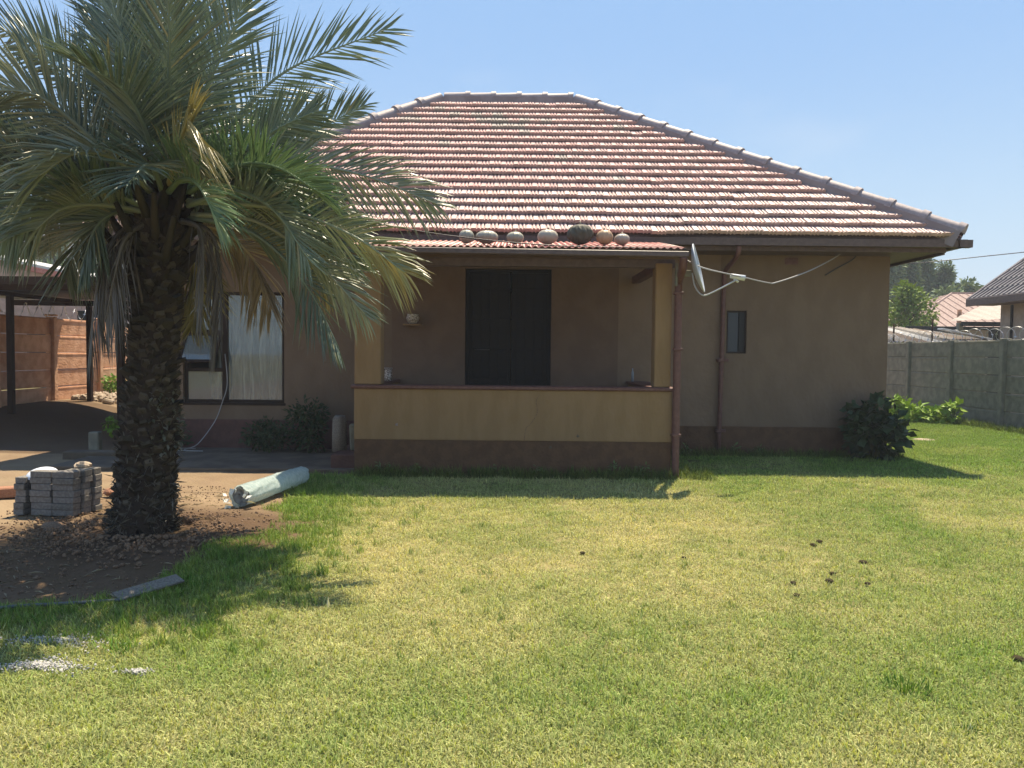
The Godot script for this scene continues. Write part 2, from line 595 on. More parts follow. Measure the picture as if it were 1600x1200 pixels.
# ---------------------------------------------------------------- house
# a wall in the plane z = zf (outside) .. zb with openings [x0, y0, x1, y1]
func wall(called: String, x0: float, x1: float, y0: float, y1: float, zf: float, zb: float, holes: Array, m: Material, parent: Node) -> void:
	var xs := [x0, x1]
	var ys := [y0, y1]
	for h in holes:
		xs += [h[0], h[2]]
		ys += [h[1], h[3]]
	xs.sort()
	ys.sort()
	var solid := func(i: int, j: int) -> bool:
		if i < 0 or j < 0 or i >= xs.size() - 1 or j >= ys.size() - 1:
			return false
		var cx: float = (xs[i] + xs[i + 1]) * 0.5
		var cy: float = (ys[j] + ys[j + 1]) * 0.5
		for h in holes:
			if cx > h[0] and cx < h[2] and cy > h[1] and cy < h[3]:
				return false
		return true
	var s := mb()
	for i in xs.size() - 1:
		for j in ys.size() - 1:
			if not solid.call(i, j) or xs[i + 1] - xs[i] < 1e-4 or ys[j + 1] - ys[j] < 1e-4:
				continue
			var a: float = xs[i]
			var b: float = xs[i + 1]
			var c: float = ys[j]
			var d: float = ys[j + 1]
			quad(s, Vector3(a, c, zf), Vector3(b, c, zf), Vector3(b, d, zf), Vector3(a, d, zf), Vector3(0, 0, zf - zb))
			quad(s, Vector3(a, c, zb), Vector3(b, c, zb), Vector3(b, d, zb), Vector3(a, d, zb), Vector3(0, 0, zb - zf))
			if not solid.call(i - 1, j):
				quad(s, Vector3(a, c, zf), Vector3(a, d, zf), Vector3(a, d, zb), Vector3(a, c, zb), Vector3.LEFT)
			if not solid.call(i + 1, j):
				quad(s, Vector3(b, c, zf), Vector3(b, d, zf), Vector3(b, d, zb), Vector3(b, c, zb), Vector3.RIGHT)
			if not solid.call(i, j - 1):
				quad(s, Vector3(a, c, zf), Vector3(b, c, zf), Vector3(b, c, zb), Vector3(a, c, zb), Vector3.DOWN)
			if not solid.call(i, j + 1):
				quad(s, Vector3(a, d, zf), Vector3(b, d, zf), Vector3(b, d, zb), Vector3(a, d, zb), Vector3.UP)
	build(called, s, m, parent)

const TW := 0.187
const TL := 0.25

# one clay roof tile: two rolls and a flat pan, x across, y out of the slope, z down the slope
func tile_mesh(v: int) -> ArrayMesh:
	var r := RandomNumberGenerator.new()
	r.seed = 300 + v
	var prof := [[0.0, 0.002], [0.006, 0.016], [0.072, 0.018], [0.080, 0.002], [0.088, 0.003], [0.094, 0.017], [0.108, 0.021], [0.122, 0.016], [0.130, 0.002], [0.137, 0.003], [0.144, 0.017], [0.158, 0.021], [0.172, 0.016], [0.180, 0.002], [0.186, 0.002]]
	var s := mb()
	var lift := 0.068 + r.randf_range(-0.004, 0.006)
	var skew := r.randf_range(-0.004, 0.004)
	var z1 := TL + 0.03 + r.randf_range(-0.006, 0.006)
	for i in prof.size() - 1:
		var a: Array = prof[i]
		var b: Array = prof[i + 1]
		var p0 := Vector3(a[0], a[1] + 0.004, 0)
		var p1 := Vector3(b[0], b[1] + 0.004, 0)
		var p2 := Vector3(b[0] + skew, b[1] + lift, z1)
		var p3 := Vector3(a[0] + skew, a[1] + lift, z1)
		quad(s, p0, p1, p2, p3, Vector3.UP)
		quad(s, p3, p2, p2 - Vector3(0, 0.05, 0), p3 - Vector3(0, 0.05, 0), Vector3.BACK)
		quad(s, p0 - Vector3(0, 0.015, 0), p1 - Vector3(0, 0.015, 0), p2 - Vector3(0, 0.05, 0), p3 - Vector3(0, 0.05, 0), Vector3.DOWN)
	s.generate_normals()
	return s.commit()

# covers a slope: eave from a to b (left to right seen from outside), ridge from c (above a) to d
func slope(roof: Node, a: Vector3, b: Vector3, c: Vector3, d: Vector3, singles: int, name_stuff: String) -> void:
	var along := (b - a).normalized()
	var up := (c - a) - along * (c - a).dot(along)
	var run := up.length()
	up = up.normalized()
	var n := along.cross(up).normalized()
	if n.y < 0:
		n = -n
	var s := mb()
	if (d - c).length() < 0.01:
		tri(s, a, b, c, n)
	else:
		quad(s, a, b, d, c, n)
	build("roof_deck", s, M.mortar, roof)
	var wide := (b - a).length()
	var left := (c - a).dot(along)
	var right := (d - a).dot(along)
	var rows := int(run / TL)
	var r := RandomNumberGenerator.new()
	r.seed = int(wide * 100)
	var rest := []
	var tone := []
	var made := 0
	var meshes := []
	for v in 4:
		meshes.append(tile_mesh(v))
	for j in rows:
		var t := (j + 0.5) * TL / run
		var lo := left * t
		var hi := wide + (right - wide) * t
		var off := TW * 0.5 * (j % 2)
		for k in range(int(floor((lo - off) / TW)) - 1, int(ceil((hi - off) / TW)) + 1):
			var x := k * TW + off
			if x + TW * 0.6 < lo or x + TW * 0.4 > hi:
				continue
			var o := a + along * x + up * ((j + 1) * TL) + n * 0.03
			var bs := Basis(along, n, -up)
			bs = bs.rotated(n, r.randf_range(-0.018, 0.018))
			if r.randf() < 0.02:
				o -= up * r.randf_range(0.015, 0.04)
			var tr := Transform3D(bs, o + n * r.randf_range(-0.003, 0.004))
			var lichen := absf(o.x + 0.15 + 0.3 * sin(o.x * 9.0)) < 0.45 and j >= rows - 5 and j <= rows - 3 and r.randf() < 0.6
			if made < singles:
				put("tile", meshes[r.randi() % 4], M.tile[r.randi() % 7], roof, tr)
				made += 1
			else:
				rest.append(tr)
				var kk := r.randf_range(0.85, 1.04)
				tone.append(Color(0.48 * kk + r.randf_range(-0.02, 0.03), 0.322 * kk, 0.296 * kk) if r.randf() > 0.03 and not lichen else Color(0.335, 0.285, 0.255))
	if rest.size() > 0:
		var mm := MultiMesh.new()
		mm.transform_format = MultiMesh.TRANSFORM_3D
		mm.use_colors = true
		mm.mesh = meshes[1]
		mm.instance_count = rest.size()
		for i in rest.size():
			mm.set_instance_transform(i, rest[i])
			mm.set_instance_color(i, tone[i])
		var o := MultiMeshInstance3D.new()
		o.multimesh = mm
		o.material_override = M.tilerest
		o.name = name_stuff
		roof.add_child(o, true)
		o.set_meta("kind", "stuff")

func caps(roof: Node, a: Vector3, b: Vector3, m: Material, bed: float) -> void:
	var d := (b - a).normalized()
	var side := across(d)
	var up := side.cross(d).normalized()
	if up.y < 0:
		up = -up
	var n := int(round((b - a).length() / 0.5))
	var s := mb()
	var w := 0.13
	quad(s, a - side * w + up * bed, b - side * w + up * bed, b - side * w - up * 0.15, a - side * w - up * 0.15, -side)
	quad(s, a + side * w + up * bed, b + side * w + up * bed, b + side * w - up * 0.15, a + side * w - up * 0.15, side)
	quad(s, a - side * w + up * bed, a + side * w + up * bed, b + side * w + up * bed, b - side * w + up * bed, up)
	quad(s, a - side * w + up * bed, a + side * w + up * bed, a + side * w - up * 0.15, a - side * w - up * 0.15, -d)
	build("mortar_bed", s, M.capbed, roof)
	var one := mb(false)
	var L := (b - a).length() / n
	var segs := 10
	for part in [[0.0, L - 0.07, 0.105, 0.115], [L - 0.075, L + 0.012, 0.136, 0.134]]:
		for k in segs:
			var a0 := PI * k / segs
			var a1 := PI * (k + 1) / segs
			var am := (a0 + a1) * 0.5
			var q := []
			for e in [[part[0], a0, part[2]], [part[0], a1, part[2]], [part[1], a1, part[3]], [part[1], a0, part[3]]]:
				q.append(Vector3(cos(e[1]) * e[2], sin(e[1]) * e[2] * 1.0, -e[0]))
			quad(one, q[0], q[1], q[2], q[3], Vector3(cos(am), sin(am), 0))
			one.set_smooth_group(-1)
			for e in [[part[0], part[2], 1.0], [part[1], part[3], -1.0]]:
				tri(one, Vector3(0, 0, -e[0]), Vector3(cos(a0) * e[1], sin(a0) * e[1], -e[0]), Vector3(cos(a1) * e[1], sin(a1) * e[1], -e[0]), Vector3(0, 0, e[2]))
			one.set_smooth_group(0)
	one.generate_normals()
	var mesh := one.commit()
	for i in n:
		var o := a + d * (L * i) + up * (bed - 0.012)
		var bs := Basis(side, up, -d)
		if bs.determinant() < 0:
			bs = Basis(-side, up, -d)
		put("ridge_tile", mesh, m, roof, Transform3D(bs.rotated(up, rng.randf_range(-0.015, 0.015)), o))

func corrugated(s: SurfaceTool, x0: float, x1: float, zf: float, yf: float, zb: float, yb: float, pitch := 0.076, amp := 0.011) -> void:
	var n := int((x1 - x0) / pitch) * 6
	for i in n:
		var xa := x0 + (x1 - x0) * i / n
		var xb := x0 + (x1 - x0) * (i + 1) / n
		var ha := amp * sin(xa / pitch * TAU)
		var hb := amp * sin(xb / pitch * TAU)
		for lay in [0.0, -0.003]:
			var out := Vector3.UP if lay == 0.0 else Vector3.DOWN
			quad(s, Vector3(xa, yf + ha + lay, zf), Vector3(xb, yf + hb + lay, zf), Vector3(xb, yb + hb + lay, zb), Vector3(xa, yb + ha + lay, zb), out)
		quad(s, Vector3(xa, yf + ha, zf), Vector3(xb, yf + hb, zf), Vector3(xb, yf + hb - 0.003, zf), Vector3(xa, yf + ha - 0.003, zf), Vector3.BACK)

func window_frame(win: Node, x0: float, y0: float, x1: float, y1: float, zf: float, t: float, m: Material) -> void:
	var s := mb()
	box(s, Vector3(x0, y0, zf - 0.04), Vector3(x0 + t, y1, zf), 0.003)
	box(s, Vector3(x1 - t, y0, zf - 0.04), Vector3(x1, y1, zf), 0.003)
	box(s, Vector3(x0 + t, y0, zf - 0.041), Vector3(x1 - t, y0 + t, zf - 0.001), 0.003)
	box(s, Vector3(x0 + t, y1 - t, zf - 0.041), Vector3(x1 - t, y1, zf - 0.001), 0.003)
	build("frame", s, m, win)

func curtain(win: Node, x0: float, x1: float, y0: float, y1: float, z: float, folds: float, seed_: int) -> void:
	var s := mb(false)
	var nz := FastNoiseLite.new()
	nz.seed = seed_
	nz.frequency = 1.0
	var nx := 60
	var ny := 14
	var pts := []
	for j in ny + 1:
		for i in nx + 1:
			var x := lerpf(x0, x1, float(i) / nx)
			var y := lerpf(y0, y1, float(j) / ny)
			var d := sin(x * folds + nz.get_noise_2d(x * 2.0, y * 0.6) * 4.0) * 0.055 + nz.get_noise_2d(x * 5.0, y * 1.5) * 0.03
			pts.append(Vector3(x, y, z + d))
	for j in ny:
		for i in nx:
			var a := j * (nx + 1) + i
			quad(s, pts[a], pts[a + 1], pts[a + nx + 2], pts[a + nx + 1], Vector3.BACK)
	build("curtain", s, M.curtain, win)

func house() -> void:
	rng.seed = 5
	var h := thing("house", "single storey brown plastered house with red tiled hip roof and front veranda", "house")
	var ZF := -11.15
	var ZB := -11.38
	var BK := -17.6
	# walls
	wall("front_wall", -5.45, -1.75, 0.45, 3.0, ZF, ZB, [[-4.78, 0.69, -3.31, 2.3]], M.plaster, h)
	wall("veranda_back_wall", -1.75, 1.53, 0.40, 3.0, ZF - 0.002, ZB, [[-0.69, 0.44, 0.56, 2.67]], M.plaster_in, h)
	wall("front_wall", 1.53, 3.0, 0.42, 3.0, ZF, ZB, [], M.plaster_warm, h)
	wall("front_wall", 3.0, 5.44, 0.42, 3.0, ZF - 0.001, ZB, [[3.1, 1.48, 3.39, 2.1]], M.plaster, h)
	bx("side_wall", Vector3(5.21, 0.0, BK), Vector3(5.438, 3.0, ZB - 0.001), M.plaster, h)
	bx("side_wall", Vector3(-5.448, 0.0, BK), Vector3(-5.22, 3.0, ZB - 0.001), M.plaster, h)
	bx("back_wall", Vector3(-5.45, 0.0, BK - 0.22), Vector3(5.44, 3.0, BK - 0.001), M.plaster, h)
	bx("plinth", Vector3(-5.47, -0.1, ZB), Vector3(-1.76, 0.45, ZF + 0.015), M.maroon, h, 0.01)
	bx("plinth", Vector3(1.9, -0.1, ZB), Vector3(5.46, 0.42, ZF + 0.015), M.plinth, h, 0.01)
	bx("plinth", Vector3(5.2, -0.1, BK), Vector3(5.455, 0.42, ZB - 0.002), M.plinth, h, 0.01)
	bx("floor_slab", Vector3(-5.2, 0.2, BK), Vector3(5.2, 0.41, ZB - 0.003), M.concrete, h)
	bx("ceiling", Vector3(-5.2, 2.85, BK), Vector3(5.2, 2.9, ZB - 0.003), M.whitepaint, h)
	bx("inner_wall", Vector3(-2.6, 0.41, BK + 0.01), Vector3(-2.5, 2.85, ZB - 0.006), M.whitepaint, h)
	# roof
	var roof := Node3D.new()
	roof.name = "roof"
	h.add_child(roof)
	var e := 3.05
	var rg := 6.03
	var fl := Vector3(-6.0, e, -10.45)
	var fr := Vector3(6.0, e, -10.45)
	var bl := Vector3(-6.0, e, -18.2)
	var br := Vector3(6.0, e, -18.2)
	var rl := Vector3(-1.34, rg, -14.25)
	var rr := Vector3(1.10, rg, -14.25)
	slope(roof, fl, fr, rl, rr, 298, "roof_tiles")
	slope(roof, fr, br, rr, rr, 0, "side_roof_tiles")
	slope(roof, bl, fl, rl, rl, 0, "side_roof_tiles")
	var s := mb()
	quad(s, bl, br, rr, rl, Vector3(0, 1, -1))
	build("rear_slope", s, M.tile[0], roof)
	caps(roof, rl + Vector3(0.05, 0, 0), rr + Vector3(-0.05, 0, 0), M.cap, 0.075)
	caps(roof, rr, fr + Vector3(0.02, 0.02, 0.02), M.cap, 0.075)
	caps(roof, rl, fl + Vector3(-0.02, 0.02, 0.02), M.cap, 0.075)
	# eaves: soffit, fascia boards and gutter
	s = mb()
	box(s, Vector3(-5.9, 2.90, -18.1), Vector3(5.9, 2.935, -10.62), 0.0)
	build("soffit", s, M.gutter, h)
	bx("fascia", Vector3(-5.93, 2.885, -10.62), Vector3(5.93, 3.04, -10.585), M.gutter, h)
	bx("fascia", Vector3(5.9, 2.86, -18.1), Vector3(5.935, 3.04, -10.623), M.gutter, h)
	bx("fascia", Vector3(-5.935, 2.86, -18.1), Vector3(-5.9, 3.04, -10.623), M.gutter, h)
	for part in [[Vector3(-6.15, 0, -10.48), Vector3(6.2, 0, -10.48)], [Vector3(6.06, 0, -10.40), Vector3(6.06, 0, -18.2)]]:
		s = mb()
		var a: Vector3 = part[0] + Vector3(0, 2.985, 0)
		var b: Vector3 = part[1] + Vector3(0, 2.985, 0)
		var d := (b - a).normalized()
		var w := across(d)
		for k in [[0.055, 0.055, 0.05, -0.045], [0.05, -0.045, -0.05, -0.045], [-0.05, -0.045, -0.055, 0.055]]:
			var off: Vector3 = w * k[0] + Vector3.UP * k[1]
			var off2: Vector3 = (w * k[2] + Vector3.UP * k[3])
			var out: Vector3 = off + off2 + Vector3(0, -0.02, 0)
			quad(s, a + off, b + off, b + off2, a + off2, out)
			quad(s, a + off * 0.93, b + off * 0.93, b + off2 * 0.93, a + off2 * 0.93, -out)
		for q in [a, b]:
			quad(s, q + w * 0.055 + Vector3.UP * 0.055, q + w * 0.05 - Vector3.UP * 0.045, q - w * 0.05 - Vector3.UP * 0.045, q - w * 0.055 + Vector3.UP * 0.055, q - (a + b) * 0.5)
		build("gutter", s, M.gutter, h)
	s = mb(false)
	tube(s, smooth_line([Vector3(3.06, 2.94, -10.48), Vector3(3.05, 2.80, -10.55), Vector3(3.03, 2.66, -11.0), Vector3(3.03, 2.5, -11.08), Vector3(3.02, 1.5, -11.08), Vector3(3.0, 0.1, -11.08)], 5), [0.034], 10)
	var dp := build("downpipe", s, M.trim, h)
	bx("bracket", Vector3(2.955, 1.36, -11.14), Vector3(3.11, 1.40, -11.03), M.trim, dp)
	bx("bracket", Vector3(2.95, 0.34, -11.12), Vector3(3.09, 0.38, -11.03), M.trim, dp)
	s = mb()
	box(s, Vector3(3.92, 2.77, -11.16), Vector3(4.11, 2.865, -11.14), 0.004)
	for k in 4:
		box(s, Vector3(3.93, 2.785 + k * 0.02, -11.141), Vector3(4.10, 2.793 + k * 0.02, -11.13), 0.0)
	build("vent", s, M.trim, h)
	# left window
	var win := Node3D.new()
	win.name = "window"
	h.add_child(win, true)
	window_frame(win, -4.79, 0.68, -3.3, 2.31, ZF - 0.05, 0.055, M.frame)
	s = mb()
	box(s, Vector3(-4.23, 0.735, ZF - 0.092), Vector3(-4.145, 2.255, ZF - 0.048), 0.003)
	box(s, Vector3(-4.735, 1.14, ZF - 0.09), Vector3(-4.23, 1.195, ZF - 0.049), 0.003)
	box(s, Vector3(-4.735, 1.70, ZF - 0.09), Vector3(-4.23, 1.75, ZF - 0.049), 0.003)
	build("glazing_bar", s, M.frame, win)
	for r in [[-4.145, 0.735, -3.355, 2.255], [-4.735, 0.735, -4.23, 1.14], [-4.735, 1.75, -4.23, 2.255]]:
		s = mb()
		box(s, Vector3(r[0], r[1], ZF - 0.075), Vector3(r[2], r[3], ZF - 0.070), 0.0)
		build("pane", s, M.glass, win)
	var hinge := Transform3D(Basis(Vector3.RIGHT, -0.62), Vector3(0, 1.70, ZF - 0.035))
	s = mb()
	for k in [[-4.75, -0.52, -4.705, 0.0], [-4.26, -0.52, -4.215, 0.0], [-4.705, -0.52, -4.26, -0.475], [-4.705, -0.045, -4.26, 0.0]]:
		box(s, Vector3(k[0], k[1], -0.015), Vector3(k[2], k[3], 0.015), 0.003, hinge)
	var sash := build("open_sash", s, M.frame, win)
	s = mb()
	box(s, Vector3(-4.705, -0.475, -0.003), Vector3(-4.26, -0.045, 0.003), 0.0, hinge)
	build("pane", s, M.glass, win)
	curtain(win, -4.14, -3.34, 0.70, 2.28, ZF - 0.28, 42.0, 3)
	curtain(win, -4.52, -4.16, 0.70, 2.28, ZF - 0.33, 30.0, 8)
	bx("sill", Vector3(-4.80, 0.655, ZF - 0.2), Vector3(-3.29, 0.69, ZF + 0.012), M.frame, win)
	s = mb(false)
	tube(s, smooth_line([Vector3(-4.16, 1.40, ZF + 0.02), Vector3(-4.13, 0.97, ZF + 0.02), Vector3(-4.20, 0.7, ZF + 0.03), Vector3(-4.30, 0.42, ZF + 0.06), Vector3(-4.45, 0.12, -10.85), Vector3(-4.6, 0.046, -10.75), Vector3(-4.3, 0.046, -10.66), Vector3(-4.75, 0.046, -10.7), Vector3(-4.95, 0.046, -10.85), Vector3(-4.5, 0.05, -10.9)], 6), [0.007], 6)
	var lead := build("power_cable", s, M.palecable)
	tag(lead, "thin pale cable hanging out of the open left window and coiling on the pavement", "cable")
	# small right window
	win = Node3D.new()
	win.name = "window"
	h.add_child(win, true)
	window_frame(win, 3.1, 1.475, 3.395, 2.105, ZF - 0.03, 0.03, M.frame)
	bx("side_panel", Vector3(3.285, 1.505, ZF - 0.065), Vector3(3.365, 2.075, ZF - 0.035), M.blackish, win)
	s = mb()
	box(s, Vector3(3.13, 1.505, ZF - 0.06), Vector3(3.285, 2.075, ZF - 0.055), 0.0)
	var pm := plain([0.02, 0.022, 0.025], 0.03, 0.0, 0.45)
	build("pane", s, pm, win)
	# front door with a dark security gate
	var door := Node3D.new()
	door.name = "door"
	h.add_child(door, true)
	bx("leaf", Vector3(-0.64, 0.46, ZF - 0.17), Vector3(-0.03, 2.62, ZF - 0.13), M.dark, door)
	bx("leaf", Vector3(-0.02, 0.46, ZF - 0.17), Vector3(0.51, 2.62, ZF - 0.13), M.dark, door)
	window_frame(door, -0.69, 0.44, 0.56, 2.67, ZF - 0.11, 0.05, M.dark)
	for k in 5:
		bx("gate_bar", Vector3(-0.64, 0.62 + k * 0.44, ZF - 0.118), Vector3(0.51, 0.635 + k * 0.44, ZF - 0.108), M.dark, door, 0.002)
	for k in 9:
		bx("gate_bar", Vector3(-0.60 + k * 0.13, 0.49, ZF - 0.128), Vector3(-0.588 + k * 0.13, 2.62, ZF - 0.119), M.dark, door, 0.002)
	s = mb(false)
	tube(s, [Vector3(-0.56, 1.50, ZF - 0.10), Vector3(-0.33, 1.50, ZF - 0.10)], [0.008], 6)
	build("handle", s, plain([0.10, 0.10, 0.10], 0.5, 0.5), door)
	# veranda
	var VF := -9.0
	bx("veranda_floor", Vector3(-1.64, 0.0, ZF + 0.001), Vector3(1.68, 0.42, VF - 0.2), M.maroon, h)
	bx("plinth", Vector3(-1.85, -0.1, VF - 0.2), Vector3(1.88, 0.42, VF), M.plinth, h, 0.006)
	bx("veranda_wall", Vector3(-1.852, 0.421, VF - 0.2), Vector3(1.882, 1.02, VF + 0.002), M.plaster_tan, h, 0.006)
	bx("plinth", Vector3(-1.85, -0.1, ZF + 0.002), Vector3(-1.65, 0.42, VF - 0.201), M.plinth, h)
	bx("plinth", Vector3(1.68, -0.1, ZF + 0.002), Vector3(1.88, 0.42, VF - 0.201), M.plinth, h)
	bx("veranda_wall", Vector3(-1.852, 0.421, ZF + 0.002), Vector3(-1.652, 1.02, VF - 0.201), M.plaster_tan, h)
	bx("veranda_wall", Vector3(1.682, 0.421, ZF + 0.002), Vector3(1.882, 1.02, VF - 0.201), M.plaster_tan, h)
	bx("coping", Vector3(-1.89, 1.021, VF - 0.24), Vector3(1.95, 1.065, VF + 0.03), M.trim, h, 0.01)
	bx("coping", Vector3(-1.885, 1.021, ZF + 0.003), Vector3(-1.62, 1.063, VF - 0.241), M.trim, h, 0.01)
	bx("coping", Vector3(1.65, 1.021, ZF + 0.003), Vector3(1.945, 1.063, VF - 0.241), M.trim, h, 0.01)
	bx("pillar", Vector3(-1.85, 1.066, VF - 0.24), Vector3(-1.54, 2.52, VF - 0.003), M.plaster_tan, h, 0.012)
	bx("pillar", Vector3(1.665, 1.066, VF - 0.22), Vector3(1.86, 2.52, VF - 0.003), M.plaster_tan, h, 0.012)
	s = mb(false)
	tube(s, smooth_line([Vector3(0.62, 0.97, 0), Vector3(0.585, 0.88, 0), Vector3(0.60, 0.76, 0), Vector3(0.53, 0.63, 0), Vector3(0.47, 0.57, 0), Vector3(0.45, 0.43, 0)], 4), [0.0035], 5)
	build("crack", s, M.soilclod, h, Transform3D(Basis(), Vector3(-0.30, 0, VF + 0.002)))
	for k in [[-1.35, 0.60], [0.78, 0.485], [0.46, 0.35]]:
		s = mb(false)
		lathe(s, [[0.001, 0.003], [0.014, 0.002], [0.018, 0.0]], 7, func(a: float, _y: float) -> float: return 1.0 + 0.35 * sin(a * 3.0 + k[0]), Transform3D(Basis(Vector3.RIGHT, PI / 2), Vector3(k[0], k[1], VF + 0.003)))
		build("chip", s, M.mortar if k[1] > 0.5 else M.concrete, h)
	bx("veranda_beam", Vector3(-1.9, 2.47, VF - 0.16), Vector3(1.9, 2.57, VF - 0.06), M.gutter, h)
	bx("veranda_beam", Vector3(1.72, 2.47, ZF + 0.005), Vector3(1.82, 2.57, VF - 0.161), M.trim, h)
	bx("veranda_beam", Vector3(-1.82, 2.47, ZF + 0.005), Vector3(-1.72, 2.57, VF - 0.161), M.trim, h)
	s = mb(false)
	corrugated(s, -2.0, 1.93, -8.66, 2.645, -10.58, 2.99)
	build("veranda_roof", s, M.iron, h)
	s = mb()
	box(s, Vector3(-2.01, 2.555, -8.70), Vector3(1.95, 2.62, -8.62), 0.008)
	build("veranda_gutter", s, M.gutter, h, Transform3D(Basis(Vector3.BACK, -0.006), Vector3.ZERO))
	s = mb(false)
	tube(s, smooth_line([Vector3(1.91, 2.55, -8.66), Vector3(1.915, 2.42, -8.72), Vector3(1.92, 2.30, -8.93), Vector3(1.92, 2.1, -8.945), Vector3(1.92, 0.12, -8.945), Vector3(1.93, 0.02, -8.90)], 5), [0.045], 10)
	dp = build("downpipe", s, M.trim, h)
	for y in [0.5, 1.5, 2.15]:
		bx("bracket", Vector3(1.868, y, -9.0), Vector3(1.972, y + 0.03, -8.893), M.trim, dp)
	bx("step", Vector3(-2.2, -0.05, -10.6), Vector3(-1.856, 0.2, -9.3), M.maroon, h, 0.012)
# ---------------------------------------------------------------- palm
func rachis_at(pts: Array, t: float) -> Vector3:
	var u := t * 3.0
	var i := mini(int(u), 2)
	var f := u - i
	var a: Vector3 = pts[maxi(i - 1, 0)] if i > 0 else pts[0] * 2.0 - pts[1]
	var d: Vector3 = pts[mini(i + 2, 3)] if i < 2 else pts[3] * 2.0 - pts[2]
	return pts[i].cubic_interpolate(pts[i + 1], a, d, f)

const PALM := Vector3(-2.88, 0, -5.98)

func frond(palm: Node, pts: Array, kind: String, longest: float, twist := 0.0) -> void:
	var cols: Array = {
		"green": [Color(0.100, 0.148, 0.098), Color(0.175, 0.225, 0.150)],
		"dark": [Color(0.078, 0.115, 0.084), Color(0.130, 0.172, 0.122)],
		"bright": [Color(0.092, 0.165, 0.075), Color(0.160, 0.235, 0.110)],
		"olive": [Color(0.135, 0.168, 0.105), Color(0.225, 0.245, 0.165)],
		"tipyellow": [Color(0.130, 0.172, 0.092), Color(0.21, 0.240, 0.14)],
		"yellow": [Color(0.21, 0.195, 0.075), Color(0.36, 0.30, 0.11)],
		"brown": [Color(0.23, 0.17, 0.095), Color(0.34, 0.26, 0.15)],
		"dead": [Color(0.075, 0.066, 0.058), Color(0.17, 0.15, 0.13)]}[kind]
	var dead := kind == "dead"
	var s := mb()
	var per := 62 if not dead else 30
	var crown := Vector3(0.15, 2.5, 0)
	for i in per:
		var t := 0.14 + 0.86 * (i + 0.5) / per
		var p := rachis_at(pts, t)
		var T := (rachis_at(pts, minf(t + 0.02, 1.0)) - rachis_at(pts, t - 0.02)).normalized()
		var inward := crown - p
		inward.y = 0
		var U := Vector3.UP + inward.normalized() * 0.75
		U = (U - T * U.dot(T)).normalized().rotated(T, twist * smoothstep(0.0, 0.35, t))
		var S := T.cross(U).normalized()
		var prof := 0.45 + 0.55 * sin(PI * clampf(t * 0.75 + 0.12, 0, 1))
		if t > 0.82:
			prof *= lerpf(1.0, 0.62, (t - 0.82) / 0.18)
		for side in [-1.0, 1.0]:
			if rng.randf() < (0.05 if not dead else 0.2):
				continue
			var a := deg_to_rad(lerpf(62.0, 24.0, pow(t, 1.3)) + rng.randf_range(-7, 7))
			var v := deg_to_rad(rng.randf_range(16, 34))
			var L := longest * 1.25 * prof * rng.randf_range(0.85, 1.12)
			var d: Vector3 = (T * cos(a) + (S * side * cos(v) + U * sin(v)) * sin(a)).normalized()
			var droop := rng.randf_range(0.0, 0.16)
			if kind == "olive" or kind == "tipyellow":
				droop += 0.16
			if dead:
				d = (d * rng.randf_range(0.35, 0.9) + Vector3.DOWN * rng.randf_range(0.5, 1.0)).normalized()
				droop = 0.5
			elif kind == "brown" or kind == "yellow":
				droop += 0.2
			var wv := (T - d * T.dot(d)).normalized()
			var nn := d.cross(wv).normalized()
			if nn.dot(U) < 0:
				nn = -nn
			var tw := rng.randf_range(-0.5, 0.5)
			wv = wv.rotated(d, tw)
			nn = nn.rotated(d, tw)
			var w := rng.randf_range(0.0082, 0.0120) * (0.6 if dead else 1.0)
			var m1 := p + d * L * 0.32 + Vector3.DOWN * droop * L * 0.10
			var m2 := p + d * L * 0.70 + Vector3.DOWN * droop * L * 0.42
			var tip := p + d * L + Vector3.DOWN * droop * L * 0.95
			var c: Color = cols[0].lerp(cols[1], rng.randf())
			if kind == "tipyellow":
				var y := clampf((t - 0.5) * 1.6, 0, 1) * rng.randf()
				c = c.lerp(Color(0.40, 0.27, 0.05), y)
			elif kind != "dead" and rng.randf() < 0.03:
				c = c.lerp(Color(0.30, 0.25, 0.11), 0.6)
			s.set_color(c)
			var f := nn * w * 0.7
			quad(s, p, m1, m1 + wv * w + f, p + wv * w * 0.35, nn)
			quad(s, p, m1, m1 - wv * w + f, p - wv * w * 0.35, nn)
			quad(s, m1, m2, m2 + wv * w * 0.55 + f, m1 + wv * w + f, nn)
			quad(s, m1, m2, m2 - wv * w * 0.55 + f, m1 - wv * w + f, nn)
			tri(s, m2, tip, m2 + wv * w * 0.55 + f, nn)
			tri(s, m2, tip, m2 - wv * w * 0.55 + f, nn)
	var o := build("frond", s, M.palmleaf, palm)
	s = mb(false)
	s.set_color(cols[1] * (1.15 if not dead else 0.8))
	var line := []
	var rad := []
	for i in 19:
		var t := i / 18.0
		line.append(rachis_at(pts, t))
		rad.append(lerpf(0.026, 0.004, pow(t, 0.7)))
	tube(s, line, rad, 6)
	build("rachis", s, M.palmleaf, o)

